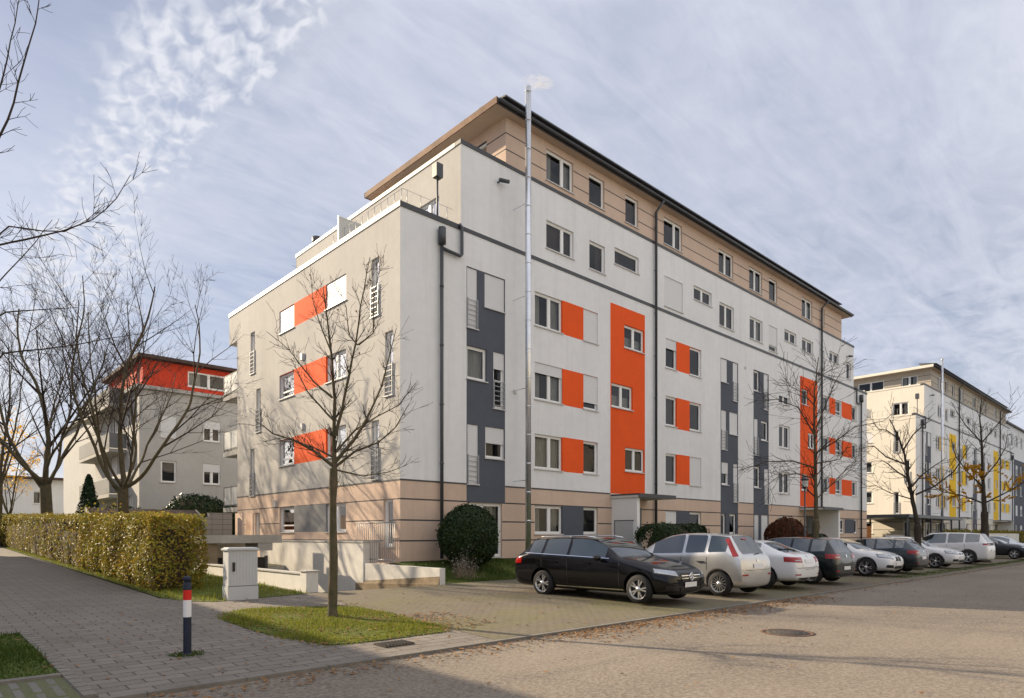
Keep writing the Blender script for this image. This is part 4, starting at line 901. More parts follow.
# ------------------------------------------------------------------ other buildings
def simple_block(name, label, x0, x1, y0, y1, z0, z1, m, rows, cols, wsz=(1.3, 1.25), face='front', roofm='roof', attic=None, side=True, over=.3, bands=None, winm=None):
    root = thing(name, label, 'building', ((x0+x1)/2, (y0+y1)/2, 0)); ox, oy = -(x0+x1)/2, -(y0+y1)/2
    mats = [M[m], M[attic or m], M['joint'], M['grey']]
    faces = [(Face((x0+ox, y0+oy, 0), (1, 0, 0), (0, -1, 0)), x1-x0), (Face((x0+ox, y0+oy, 0), (0, 1, 0), (-1, 0, 0)), y1-y0),
             (Face((x0+ox, y1+oy, 0), (1, 0, 0), (0, 1, 0)), x1-x0), (Face((x1+ox, y0+oy, 0), (0, 1, 0), (1, 0, 0)), y1-y0)]
    b = MB(); wins = []
    for fi, (F, Lf) in enumerate(faces):
        hs = []
        if (face == 'front' and fi == 0) or (side and fi == 1) or (face == 'back' and fi == 2) or (face == 'right' and fi == 3):
            nc = cols if fi in (0, 2) else max(2, int(Lf/4.5))
            if callable(rows): hs = rows(fi, Lf)
            else:
                for z in rows:
                    for c in range(nc): u = Lf*(c+.5)/nc; hs.append((u-wsz[0]/2, u+wsz[0]/2, z, z+wsz[1]))
        wall(F, b, 0, Lf, z0, z1, hs, [(0, Lf)+r for r in (bands or [])], .12)
        wins += [(F, h) for h in hs]
    b.build('wall', mats, root)
    b = MB(); b.box(x0+ox-over, x1+ox+over, y0+oy-over, y1+oy+over, z1+.001, z1+.22); b.build('roof', M[roofm], root)
    b = MB(); b.box(x0+ox+.6, x1+ox-.6, y0+oy+.6, y1+oy-.6, z0+.1, z1-.1); b.build('inner_wall', M['interior'], root)
    for i, (F, h) in enumerate(wins):
        window(F, root, *h[:4], leaves=2 if h[1]-h[0] > 1 else 1, shut=(1 if i % 7 == 3 else (.4 if i % 5 == 1 else 0)), curtain=('left', None, 'full', 'right')[i % 4])
    return root
def redrows(fi, Lf):
    if fi == 0:
        hs = []
        for z in (2.0, 4.9, 7.7): hs += [(1.2, 2.1, z, z+1.35), (3.7, 4.8, z, z+1.35), (6.1, 7.3, z, z+1.35), (11, 12.5, z, z+1.35), (15, 16.5, z, z+1.35)]
        return hs
    return [(1.5, 2.6, 2.0, 4.1), (1.5, 2.6, 5, 7), (5.5, 7.2, 5, 7), (5.5, 7.2, 7.8, 9.8)] if fi == 1 else []
rr = simple_block('rear_house', 'pale rear house with a red attic seen past the left end', -1.14, 21, 26.8, 52, -.5, 10.55, 'palegrey', redrows, 4, roofm='concrete', bands=[])
t = bpy.data.objects.new('attic', None); COL.objects.link(t)
F = Face((-.9, 27.0, 0), (1, 0, 0), (0, -1, 0)); b = MB(); hs = [(2.6, 5.2, 11.15, 12.15), (6.3, 8.2, 11.15, 12.15), (11, 13, 11.15, 12.15)]
wall(F, b, 0, 20, 10.80, 12.45, hs, [], .12); L_ = Face((-.9, 27.0, 0), (0, 1, 0), (-1, 0, 0)); h2 = [(.6, 1.5, 10.9, 12.25)]
wall(L_, b, 0, 9, 10.80, 12.45, h2, [], .12); b.box(-.88, 19, 35.7, 36, 10.80, 12.45); b.build('wall', M['red'], t)
for h in hs: window(F, t, *h, leaves=2, curtain='left')
for h in h2: window(L_, t, *h)
b = MB(); b.box(-1.3, 19.6, 26.4, 36.4, 12.453, 12.66); b.build('roof', M['tile'], t)
b = MB(); b.box(0, 18.5, 27.6, 35, 10.9, 12.4); b.build('inner_wall', M['interior'], t)
for ch in list(t.children):      # the attic is part of the rear house
    ch.parent = rr; ch.location = -rr.location
    if ch.name.startswith('wall'): ch.name = 'attic_wall'
    if ch.name.startswith('roof'): ch.name = 'attic_roof'
bpy.data.objects.remove(t)
for i, z in enumerate((4.2, 7.1, 10.0)):
    b = MB(); b.box(-1.0, -.002, 3, 12.5, z-.2, z); bo = b.build('balcony', M['concrete'], rr); bo.location = (-11.07, -12.6, 0)
    b = MB(); b.box(-.98, -.94, 3, 12.5, z+.05, z+1.0); b.box(-.94, -.01, 3, 3.04, z+.05, z+1.0); b.build('balcony_panel', M['midgrey'], bo)
t = thing('satellite_dish', 'dark round satellite dish on the red attic roof', 'satellite dish', (6.0, 27.0, 12.66))
b = MB(); b.tube([(0, 0, 0), (0, 0, .55)], .03, 6); b.build('mast', M['pipe'], t)
b = MB(); b.lathe([(0, -.06), (.2, -.035), (.36, .03), (.42, .07)], (0, 0, 0), 'z', 20); o = b.build('dish', M['pipe'], t); o.location = (0, -.12, .62); o.rotation_euler = (R(62), 0, R(15))
simple_block('far_house', 'pale far house at the left edge behind the bare trees', -22, -9, 62, 74, -.5, 9, 'cream', (2.0, 5.0), 4, roofm='tile', over=.6)
simple_block('far_house', 'low white house between the bare trees at far left', -6.5, 3, 60, 70, -.5, 7, 'white', (1.9, 4.6), 3, roofm='tile', over=.6)
simple_block('navy_block', 'dark navy block with pale attic at the right edge', 98.5, 125, 1.5, 16, -.5, 17, 'white', (1.5, 4.4, 7.3, 10.2, 14.4), 8, (1.5, 1.5), bands=[(-.5, 12.5, 3)])
# across the street, behind the camera: only its light and reflections reach the picture
simple_block('opposite_block', 'sunlit grey block across the street, behind the viewpoint', -30, 70, -52, -40, -.5, 14, 'concrete', (1.2, 4.0, 6.8, 9.6), 22, face='back', side=False)
# beyond the left margin of the picture; it shades the path and the road in front
simple_block('side_block', 'white block beyond the path, outside the left margin', -27.0, -14.4, -2.0, 34, -.5, 8.45, 'white', (1.2, 4.0, 6.8), 3, face='right', side=False)

# carport, wall and fence before the yellow block
t = thing('carport', 'long flat-roofed grey carport in front of the yellow block', 'carport', (52, 1.5, 0))
b = MB(); b.box(-6, 10, -3.2, 2.0, 3.0, 3.25); b.build('roof', M['pipe'], t)
for x in (-5.8, -2.6, .6, 3.8, 7.0, 9.8):
    for y in (-3.0, 1.8): b = MB(); b.box(x-.06, x+.06, y-.06, y+.06, .2, 2.998); b.build('post', M['pipe'], t)
b = MB(); b.box(43.5, 75, -3.9, -3.7, .1, 1.75); b.build('boundary_wall', M['whitewall'], label='low pale boundary wall in front of the carport', cat='wall')
t = thing('wooden_gate', 'orange-brown wooden screen beside the end of the orange block', 'wooden screen', (43.4, .5, .4))
b = MB()
for i in range(9): b.box(-.9+i*.2, -.72+i*.2, -.03, .03, 0, 1.9)
b.build('boards', M['woodlight'], t); b = MB(); b.box(-.95, .95, .031, .07, .3, .4); b.box(-.95, .95, .031, .07, 1.5, 1.6); b.build('rail', M['woodlight'], t)
t = thing('garden_hedge', 'green hedge behind the boundary wall, before the cream end wall', 'hedge', (47, 5, 0))
leafmesh('foliage', M['shrubleaf'], [((p[0]-47, p[1]-5, p[2]), n_) for p, n_ in boxpts(5200, 43.5, 52.5, 4, 6, lambda y: .5, lambda y: 3.7, .25, .3)], (.09, .16), t, .6)
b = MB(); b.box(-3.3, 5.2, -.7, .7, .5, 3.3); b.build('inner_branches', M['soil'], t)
t = thing('garden_hedge', 'yellow-green hedge along the foot of the yellow block', 'hedge', (72, -2, 0))
leafmesh('foliage', M['hedgeleaf'], [((p[0]-72, p[1]+2, p[2]), n_) for p, n_ in boxpts(8000, 56, 96, -2.6, -1.4, lambda y: .3, lambda y: 2.0, .2, .3)], (.09, .16), t, .6)
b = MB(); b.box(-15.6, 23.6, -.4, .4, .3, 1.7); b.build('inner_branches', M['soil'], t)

# street lamps
def lamp(x, y, h, label):
    t = thing('street_lamp', label, 'street lamp', (x, y, zg(y)))
    b = MB(); b.tube([(0, 0, 0), (0, 0, .9), (0, 0, h)], [.055, .05, .035], 10); b.build('pole', M['pipe'], t)
    b = MB(); b.lathe([(.05, h), (.13, h+.05), (.15, h+.38), (.22, h+.40), (.20, h+.46), (.05, h+.54), (0, h+.55)], (0, 0, 0), n=16); b.build('lantern', M['pipe'], t)
    b = MB(); b.lathe([(.14, h+.07), (.157, h+.37)], (0, 0, 0), n=16); b.build('lamp_glass', M['frost'], t)
lamp(21.3, -4.0, 3.8, 'dark lantern street lamp beside the mossy tree')
lamp(51.7, -4.6, 4.0, 'dark lantern street lamp before the yellow block')
# smoke
m = bpy.data.materials.new('smoke'); m.use_nodes = True; nt = m.node_tree; nt.nodes.clear()
v = N(nt, 'ShaderNodeVolumePrincipled'); v.inputs['Color'].default_value = (1, 1, 1, 1)
q = N(nt, 'ShaderNodeTexCoord'); gr = N(nt, 'ShaderNodeTexGradient', gradient_type='SPHERICAL'); nt.links.new(q.outputs['Object'], gr.inputs[0])
dn = mathn(nt, 'MULTIPLY', ramp(nt, noise(nt, mapn(nt, q.outputs['Object'], 0, (1, 1, 1), (2.3, 0, 1.1)), 1.5, 6, .65, 1.5), [(.47, 0.0), (.66, 1.0)]), gr.outputs['Fac'])
nt.links.new(mathn(nt, 'MULTIPLY', dn, 6.0), v.inputs['Density']); o = N(nt, 'ShaderNodeOutputMaterial'); nt.links.new(v.outputs[0], o.inputs['Volume'])
b = MB(); b.lathe([(max(.001, math.sin(k*math.pi/12)), -math.cos(k*math.pi/12)) for k in range(13)], (0, 0, 0), n=20)
o = b.build('smoke', m, kind='stuff', label='small white puff of smoke leaving the steel flue', cat='smoke'); o.location = (5.52, -.80, 18.45); o.scale = (1.0, .35, .26); o.rotation_euler = (0, R(-20), 0)

# ------------------------------------------------------------------ cars
def paint(name, col, metal=0, rough=.3):
    dk = max(col) < .01; m = mat(name, col, .08 if dk else rough, .25, metal, 0 if dk else .7)
    P(m).inputs['Coat Roughness'].default_value = .04
    if dk: P(m).inputs['IOR'].default_value = 1.45; P(m).inputs['Specular IOR Level'].default_value = .5
    return m
def stations(L, W, H, nose, hood, cowl, rf, re, rg, deck, belt0, belt1, pil, tailz=.62, bump=.0):
    """(dist from nose, half width, z bottom, z belt, z top, half width top, segment type to the next station)"""
    w = W/2; S = []
    S.append((0.0, w*.70, .33, nose-.13, nose-.04, w*.46, 'b')); S.append((.05, w*.86, .23, nose-.05, nose+.05, w*.60, 'b'))
    S.append((.22, w*.94, .19, nose+.03, nose+.13, w*.70, 'b')); S.append((cowl*.5, w*.985, .18, nose+(belt0-nose)*.45, nose+.15+(hood-nose-.15)*.6, w*.78, 'b'))
    S.append((cowl*.85, w, .18, belt0-.04, hood-.03, w*.80, 'b')); S.append((cowl, w, .18, belt0, hood, w*.82, 'ws'))
    S.append(((cowl+rf)/2-.05, w, .18, belt0+.01, hood+(H-hood)*.55, w*.76, 'wsg')); S.append((rf, w, .18, belt0+.02, H-.05, w*.69, 'sg'))
    pts = [(rf+.25, 'sg')]
    for a in pil: pts += [(a-.04, 'pl'), (a+.04, 'sg')]
    pts.append((re-.12, 'sg' if bump == 0 else 'pl'))
    for d, k in pts:
        f = (d-rf)/(re-rf); S.append((d, w, .18, belt0+.02+(belt1-belt0-.02)*f, H-.045*(1-min(1, f*4))**2-.07*max(0, f-.45)**1.5*2.2, w*(.69+.01*math.sin(f*3.1)-.03*f), k))
    f = 1; S.append((re, w*.99, .19, belt1, H-.075, w*.655, 'rg'))
    S.append((rg, w*.975, .20, min(belt1+.0, deck-.05), deck, w*.72, 'b'))
    if L-rg > .25: S.append((L-.12, w*.93, .22, deck-.10, deck-.02, w*.68, 'b'))
    else: S.append((L-.06, w*.93, .23, deck-.12, deck-.03, w*.70, 'b'))
    S.append((L-.0, w*.86, .28, tailz, tailz+.12, w*.62, 'b'))
    return S
carn = 0
def car(name, label, cat, loc, heading, sp, pm, wheels, wr=.32, kind='', glass='carglass'):
    """wheels: (front axle distance from nose, rear axle distance); heading: direction the nose points"""
    global carn; carn += 1
    L, W = sp['L'], sp['W']; root = thing(name, label, cat, (loc[0], loc[1], zg(loc[1])), heading)
    S = stations(**sp); bm = bmesh.new(); rings = []; NP = 10; cl = bm.edges.layers.float.new('crease_edge')
    for (d, w_, zb, zs, zt, wt, k) in S:
        h = zs-zb; gl = zt-zs
        half = [(0, zb), (w_*.78, zb), (w_*.955, zb+.10), (w_, zb+h*.52), (w_*.992, zs-.09), (w_*.955, zs), (w_*.955+(wt-w_*.955)*.90, zs+gl*.90), (wt-.03, zt-.018), (wt*.5, zt-.004), (0, zt)]
        x = L/2-d; ring = [bm.verts.new((x, y, z)) for y, z in half]+[bm.verts.new((x, -y, z)) for y, z in half[-2:0:-1]]
        rings.append(ring)
    n = len(rings[0]); 
    for i in range(len(rings)-1):
        typ = S[i][6]
        for j in range(n):
            f = bm.faces.new((rings[i][j], rings[i][(j+1) % n], rings[i+1][(j+1) % n], rings[i+1][j])); f.smooth = True
            jj = j if j < 9 else n-1-j      # mirrored strip index 0..8
            m_ = 0
            if jj in (0,): m_ = 2
            if jj == 5 and typ in ('sg', 'wsg'): m_ = 1
            if jj == 5 and typ == 'pl': m_ = 2 if not kind == 'x' else 0
            if jj in (7, 8) and typ in ('ws', 'wsg', 'rg'): m_ = 1
            f.material_index = m_
    for r_ in (rings[0], rings[-1]):
        f = bm.faces.new(r_ if r_ is rings[-1] else r_[::-1]); f.smooth = True
    bmesh.ops.recalc_face_normals(bm, faces=bm.faces)
    for e in bm.edges:
        ms = {f.material_index for f in e.link_faces}
        if 1 in ms and len(ms) > 1: e[cl] = 1.0
    cv = bm.verts.layers.float.new('crease_vert')
    for v_ in bm.verts:
        ee = [e for e in v_.link_edges if e[cl] > .5]
        if len(ee) >= 2:
            a_, b_ = [(e.other_vert(v_).co-v_.co).normalized() for e in ee[:2]]
            if len(ee) > 2 or a_.dot(b_) > -.93: v_[cv] = .85
    me = bpy.data.meshes.new('shell'); bm.to_mesh(me); bm.free()
    tmp = bpy.data.objects.new('shell', me); COL.objects.link(tmp)
    mats_ = [pm, M[glass], M['black']]
    for q in mats_: me.materials.append(q)
    sb = tmp.modifiers.new('s', 'SUBSURF'); sb.levels = 3; sb.render_levels = 3
    cm = MB(); ax = [L/2-wheels[0], L/2-wheels[1]]; R_ = wr+.055
    for a in ax:
        for s in (-1, 1):
            y0, y1 = (W/2-.30)*s, (W/2+.2)*s; k = 40; vs = []
            for y in (y0, y1): vs += [(a+R_*math.cos(6.2832*q/k), y, wr+.01+R_*math.sin(6.2832*q/k)) for q in range(k)]
            cm.add(vs, [tuple(range(k)), tuple(range(k, 2*k))[::-1]]+[(q, (q+1) % k, k+(q+1) % k, k+q) for q in range(k)], 0)
    cme = bpy.data.meshes.new('cut'); cme.from_pydata(cm.v, [], cm.f); cme.materials.append(M['black']); bb = bmesh.new(); bb.from_mesh(cme); bmesh.ops.recalc_face_normals(bb, faces=bb.faces); bb.to_mesh(cme); bb.free()
    cut = bpy.data.objects.new('cut', cme); COL.objects.link(cut)
    bo = tmp.modifiers.new('b', 'BOOLEAN'); bo.object = cut; bo.operation = 'DIFFERENCE'; bo.solver = 'EXACT'
    try: bo.material_mode = 'TRANSFER'
    except Exception: pass
    dg = bpy.context.evaluated_depsgraph_get(); ev = tmp.evaluated_get(dg); full = bpy.data.meshes.new_from_object(ev, depsgraph=dg)
    bpy.data.objects.remove(tmp); bpy.data.objects.remove(cut)
    bm = bmesh.new(); bm.from_mesh(full); bvh = BVHTree.FromBMesh(bm)
    # glass islands become separate windows
    gf = [f for f in bm.faces if f.material_index == 1]; seen = set(); isl = []
    for f in gf:
        if f.index in seen: continue
        st = [f]; seen.add(f.index); cur = []
        while st:
            g_ = st.pop(); cur.append(g_)
            for e in g_.edges:
                for h_ in e.link_faces:
                    if h_.material_index == 1 and h_.index not in seen: seen.add(h_.index); st.append(h_)
        isl.append(cur)
    for cur in isl:
        vm = {}; vs = []; fs = []
        for f in cur:
            ids = []
            for v_ in f.verts:
                if v_.index not in vm: vm[v_.index] = len(vs); vs.append(v_.co.copy()-v_.normal*.004)
                ids.append(vm[v_.index])
            fs.append(ids)
        c = sum(vs, Vector())/len(vs); nm = 'windscreen' if (abs(c.y) < .2 and c.x > 0) else ('rear_window' if abs(c.y) < .2 else 'side_window')
        b = MB(); b.add(vs, fs, 0, True); b.build(nm, M[glass], root, recalc=False)
    bmesh.ops.delete(bm, geom=gf, context='FACES')
    # rubber/dark reveal around each opening
    me2 = bpy.data.meshes.new('body'); bm.to_mesh(me2); bm.free(); me2.materials.clear()
    for q in mats_: me2.materials.append(q)
    body = link('body', me2, root, recalc=False)
    # --- surface patches laid on the body by ray casting
    def patch(nm, m, cs, d, off=.006, nu=8, nv=4, parent=None):
        d = Vector(d).normalized(); c = [Vector(q) for q in cs]; vs = []; fs = []
        for i in range(nu+1):
            for j in range(nv+1):
                T = c[0].lerp(c[1], i/nu).lerp(c[3].lerp(c[2], i/nu), j/nv); hit = bvh.ray_cast(T-d*2.0, d)
                p_ = hit[0] if hit[0] is not None else T
                if (p_-T).length > .45: p_ = T
                vs.append(p_-d*off)
        for i in range(nu):
            for j in range(nv): a = i*(nv+1)+j; fs.append((a, a+nv+1, a+nv+2, a+1))
        b = MB(); b.add(vs, fs, 0, True); return b.build(nm, m, parent or root)
    X, w2 = L/2, W/2
    for s in (-1, 1):
        dd = (0, -s, 0)
        for (x_, z0, z1) in sp_doors.get(name_kind(kind), ()):
            patch('door_seam', M['black'], [(x_-.006, s*w2, z0), (x_+.006, s*w2, z0), (x_+.006, s*w2, z1), (x_-.006, s*w2, z1)], dd, .003, 1, 10)
        patch('sill_trim', M['black'] if kind not in ('estate',) else M['chrome'], [(-X+wheels_tail(L, wheels)+.42, s*w2, .27), (X-wheels[0]-.42, s*w2, .27), (X-wheels[0]-.42, s*w2, .295), (-X+wheels_tail(L, wheels)+.42, s*w2, .295)], dd, .008, 14, 1)
        for x_ in sp_handles.get(name_kind(kind), ()):
            hit = bvh.ray_cast(Vector((x_, s*2, .86)), Vector(dd))
            if hit[0]: b = MB(); y = hit[0].y; b.box(x_-.09, x_+.09, min(y, y+s*.035), max(y, y+s*.035), .845, .875); b.build('door_handle', pm if kind != 'mpv' else M['black'], root)
        # mirror
        mx = X-sp['cowl']-.42; b = MB(); y0 = s*(w2+.02); b.lathe([(0.001, -.10), (.05, -.09), (.07, 0), (.06, .08), (.001, .10)], (mx, y0+s*.10, 1.0), 'y', 12); o = b.build('mirror', pm if kind != 'mpv' else M['black'], root)
        b = MB(); b.box(mx-.03, mx+.03, min(y0-s*.09, y0+s*.05), max(y0-s*.09, y0+s*.05), .935, .965); b.build('mirror_arm', M['black'], o)
    # wheels
    for a in ax:
        for s in (-1, 1):
            yo = s*(w2-.015); tw = .20
            b = MB(); b.lathe([(wr*.66, 0), (wr*.93, -s*.008), (wr, -s*.04), (wr, -s*(tw-.04)), (wr*.93, -s*tw), (wr*.6, -s*tw)], (a, yo, wr), 'y', 32); to = b.build('wheel', M['rubber'], root)
            b = MB(); b.lathe([(wr*.70, s*.002), (wr*.64, -s*.012), (wr*.62, -s*.06)], (a, yo, wr), 'y', 32)
            ns = {'estate': 5, 'mpv': 14, 'suv': 5}.get(kind, 5); dbl = kind not in ('mpv',)
            for k in range(ns):
                for e in ((-.13, .13) if dbl else (0,)):
                    a0 = 6.2832*k/ns+e*.55; a1 = 6.2832*k/ns+e*1.5; r0, r1 = wr*.12, wr*.655; hw = wr*(.042 if dbl else .026)
                    c0 = Vector((r0*math.cos(a0), r0*math.sin(a0))); c1 = Vector((r1*math.cos(a1), r1*math.sin(a1))); t_ = Vector((-(c1-c0).y, (c1-c0).x)).normalized()*hw
                    P4 = [c0-t_, c1-t_*1.2, c1+t_*1.2, c0+t_]; ya, yb = -s*.03, -s*.008
                    b.hexa([(a+q.x, yo+ya, wr+q.y) for q in P4]+[(a+q.x, yo+yb, wr+q.y) for q in P4])
            b.lathe([(0.001, -s*.002), (wr*.17, -s*.004), (wr*.19, -s*.03)], (a, yo, wr), 'y', 16); b.build('rim', M['rim'], to)
            b = MB(); b.lathe([(0.001, -s*.07), (wr*.64, -s*.07)], (a, yo, wr), 'y', 24); b.build('brake_disc', M['black'], to)
    return root, patch, bvh, X, w2
def wheels_tail(L, wheels): return L-wheels[1]
def name_kind(k): return k
sp_doors = {'estate': [(1.02, .3, .90), (-.50, .30, .92), (-1.33, .66, .93)], 'mpv': [(.98, .3, .95), (-.26, .3, .97), (-1.02, .64, .98)], 'hatch': [(.85, .3, .90), (-.65, .3, .92)], 'coupe': [(.95, .3, .88), (-.73, .3, .90)], 'suv': [(.95, .35, 1.0), (-.43, .35, 1.04), (-1.25, .72, 1.06)], 'hatch5': [(.85, .3, .90), (-.54, .3, .92), (-1.29, .64, .93)]}
sp_handles = {'estate': (.12, -.90), 'mpv': (.08, -.85), 'hatch': (-.15,), 'coupe': (-.2,), 'suv': (.1, -.85), 'hatch5': (.05, -.80)}
def plate(patch, X, z, front, w=.26, m='plate'):
    s = 1 if front else -1; patch('number_plate', M[m], [(s*X, -w, z-.055), (s*X, w, z-.055), (s*X, w, z+.055), (s*X, -w, z+.055)], (-s, 0, 0), .015, 2, 2)
DN = R(-90); UP = R(90)
def front_kit(patch, X, w2, hz, gz, gw, gh, low=True, kid=False, grille='black', blade=True):
    for s in (-1, 1):
        patch('headlight', M['lampglass'], [(X-.10, s*(w2*.50), hz-.03), (X-.42, s*w2*.93, hz+.05), (X-.42, s*w2*.93, hz+.14), (X-.12, s*(w2*.56), hz+.085)], (-1, -s*.75, 0), .008, 10, 4)
        o = patch('headlight_surround', M['black'], [(X-.09, s*(w2*.47), hz-.055), (X-.44, s*w2*.95, hz+.03), (X-.44, s*w2*.95, hz+.155), (X-.11, s*(w2*.53), hz+.105)], (-1, -s*.75, 0), .003, 10, 4)
        patch('daylight_strip', M['frost'], [(X-.10, s*(w2*.53), hz-.02), (X-.36, s*w2*.88, hz+.05), (X-.36, s*w2*.88, hz+.065), (X-.10, s*(w2*.53), hz-.002)], (-1, -s*.75, 0), .011, 8, 1)
        patch('bonnet_seam', M['black'], [(X, -w2*.62, hz+.155), (X, w2*.62, hz+.155), (X, w2*.62, hz+.163), (X, -w2*.62, hz+.163)], (-1, 0, -.3), .003, 14, 1)
    for s in (-1, 1):
      if low: patch('air_intake', M['black'], [(X-.05, s*w2*.50, .30), (X-.22, s*w2*.86, .33), (X-.22, s*w2*.86, .43), (X-.05, s*w2*.55, .42)], (-1, -s*.4, 0), .006, 6, 3)
    if kid:
        for s in (-1, 1): 
            patch('grille', M['black'], [(X, s*.03, gz-gh/2), (X, s*gw, gz-gh/2), (X, s*gw*.92, gz+gh/2), (X, s*.03, gz+gh/2)], (-1, 0, 0), .008, 5, 4)
            patch('grille_frame', M['chrome'], [(X, s*.018, gz-gh/2-.014), (X, s*(gw+.014), gz-gh/2-.014), (X, s*gw*.95, gz+gh/2+.014), (X, s*.018, gz+gh/2+.014)], (-1, 0, 0), .004, 5, 4)
    else: patch('grille', M[grille], [(X, -gw*.85, gz-gh/2), (X, gw*.85, gz-gh/2), (X, gw, gz+gh/2), (X, -gw, gz+gh/2)], (-1, 0, 0), .008, 12, 4)
    patch('lower_grille', M['black'], [(X, -w2*.44, .27), (X, w2*.44, .27), (X, w2*.48, .38), (X, -w2*.48, .38)], (-1, 0, 0), .006, 10, 3)
def badge(patch, X, z, front, m='chrome', r=.045, y=0):
    s = 1 if front else -1
    o = patch('emblem', M[m], [(s*X, y-r*.75, z-r*.75), (s*X, y+r*.75, z-r*.75), (s*X, y+r*.75, z+r*.75), (s*X, y-r*.75, z+r*.75)], (-s, 0, 0), .014, 2, 2)
def rear_kit(patch, X, w2, tz, th, wrap=.32, inn=.48, m='tail'):
    patch('bumper_seam', M['black'], [(-X, -w2*.93, .60), (-X, w2*.93, .60), (-X, w2*.93, .61), (-X, -w2*.93, .61)], (1, 0, 0), .004, 16, 1)
    patch('plate_recess', M['black'], [(-X, -.31, tz-.27), (-X, .31, tz-.27), (-X, .31, tz-.262), (-X, -.31, tz-.262)], (1, 0, 0), .006, 4, 1)
    for s in (-1, 1): patch('tailgate_seam', M['black'], [(-X, s*w2*inn-.004, .61), (-X, s*w2*inn+.004, .61), (-X, s*w2*inn+.004, tz+th*.6), (-X, s*w2*inn-.004, tz+th*.6)], (1, 0, 0), .004, 1, 8)
    for s in (-1, 1): patch('exhaust', M['chrome'], [(-X, s*w2*.62-.05, .235), (-X, s*w2*.62+.05, .235), (-X, s*w2*.62+.05, .265), (-X, s*w2*.62-.05, .265)], (1, 0, 0), .014, 2, 1)
    patch('brake_lamp', M['tail'], [(-X+.3, -.14, 0), (-X+.3, .14, 0), (-X+.3, .14, .02), (-X+.3, -.14, .02)], (1, 0, 0), .01, 2, 1) if False else None
    for s in (-1, 1):
        patch('tail_light', M[m], [(-X+.02, s*w2*inn, tz-th/2), (-X+wrap, s*w2*.98, tz-th/2+.03), (-X+wrap, s*w2*.98, tz+th/2+.02), (-X+.04, s*w2*inn, tz+th/2)], (1, -s*.8, 0), .010, 10, 4)
        patch('reversing_lamp', M['lampglass'], [(-X+.03, s*w2*(inn+.08), tz-th*.18), (-X+.12, s*w2*.84, tz-th*.12), (-X+.12, s*w2*.84, tz+th*.05), (-X+.03, s*w2*(inn+.08), tz)], (1, -s*.8, 0), .013, 5, 2)
        patch('reflector', M['tail'], [(-X, s*w2*.62, .40), (-X+.10, s*w2*.86, .40), (-X+.10, s*w2*.86, .435), (-X, s*w2*.62, .435)], (1, -s*.4, 0), .006, 4, 1)
        b_ = patch('rear_valance', M['black'], [(-X, s*.02, .25), (-X+.05, s*w2*.80, .27), (-X+.05, s*w2*.80, .33), (-X, s*.02, .33)], (1, 0, 0), .006, 6, 2)
# 1 black estate
root, patch, bvh, X, w2 = car('parked_car', 'black estate car facing the road, first in the row', 'car', (1.0, -7.62), DN+R(3),
    dict(L=4.70, W=1.81, H=1.50, nose=.68, hood=1.04, cowl=1.42, rf=2.15, re=4.15, rg=4.56, deck=1.05, belt0=.97, belt1=1.07, pil=(2.85, 3.68)), paint('paint_black', (.004, .004, .006), 0, .25), (.82, 3.66), .325, 'estate')
front_kit(patch, X, w2, .655, .60, .42, .19)
for z in (.565, .625): patch('grille_bar', M['chrome'], [(X, -.40, z), (X, .40, z), (X, .41, z+.018), (X, -.41, z+.018)], (-1, 0, 0), .016, 12, 1)
gx = bvh.ray_cast(Vector((4, 0, .605)), Vector((-1, 0, 0)))[0].x+.03
em = MB(); em.tube([(gx, .082*math.cos(6.2832*k/24), .605+.082*math.sin(6.2832*k/24)) for k in range(25)], .010, 6)
for k in range(3): a = math.pi/2+k*2.0944; em.tube([(gx, 0, .605), (gx, .080*math.cos(a), .605+.080*math.sin(a))], [.017, .004], 6)
em.build('emblem', M['chrome'], root)
for s in (-1, 1):
    patch('window_trim', M['chrome'], [(X-1.62, s*w2, .985), (X-4.3, s*w2, 1.075), (X-4.3, s*w2, 1.088), (X-1.62, s*w2, 1.0)], (0, -s, 0), .008, 20, 1)
plate(patch, X, .43, True); rear_kit(patch, X, w2, .86, .16)
for s in (-1, 1):
    hb = MB(); hb.tube([(X-2.2, s*.57, 1.47), (X-2.5, s*.585, 1.515), (X-3.85, s*.58, 1.49), (X-4.1, s*.565, 1.43)], .014, 6); hb.build('roof_rail', M['chrome'], root)
# 2 silver mini-MPV
root, patch, bvh, X, w2 = car('parked_car', 'silver tall hatchback with high red tail lights, beside the black estate', 'car', (4.15, -8.05), UP,
    dict(L=4.02, W=1.69, H=1.60, nose=.76, hood=1.12, cowl=.98, rf=1.85, re=3.55, rg=3.86, deck=1.08, belt0=1.03, belt1=1.12, pil=(2.34, 3.0)), paint('paint_silver', (.60, .60, .60), .7, .28), (.72, 3.36), .31, 'mpv')
front_kit(patch, X, w2, .72, .66, .32, .12); plate(patch, X, .76, False, .25); badge(patch, X, .90, False)
for s in (-1, 1): patch('tail_light', M['tail'], [(-X+.16, s*w2*.87, 1.02), (-X+.26, s*w2*.985, 1.00), (-X+.46, s*w2*.88, 1.44), (-X+.40, s*w2*.78, 1.46)], (1, -s*1.0, 0), .012, 6, 10)
patch('brake_lamp', M['tail'], [(-X+.30, -.12, 1.465), (-X+.30, .12, 1.465), (-X+.34, .12, 1.50), (-X+.34, -.12, 1.50)], (1, 0, -.4), .012, 4, 1)
for s in (-1, 1):
    patch('reflector', M['tail'], [(-X, s*w2*.62, .52), (-X+.10, s*w2*.86, .52), (-X+.10, s*w2*.86, .56), (-X, s*w2*.62, .56)], (1, -s*.4, 0), .008, 4, 1)
patch('bumper_seam', M['black'], [(-X, -w2*.9, .655), (-X, w2*.9, .655), (-X, w2*.9, .665), (-X, -w2*.9, .665)], (1, 0, 0), .004, 14, 1)
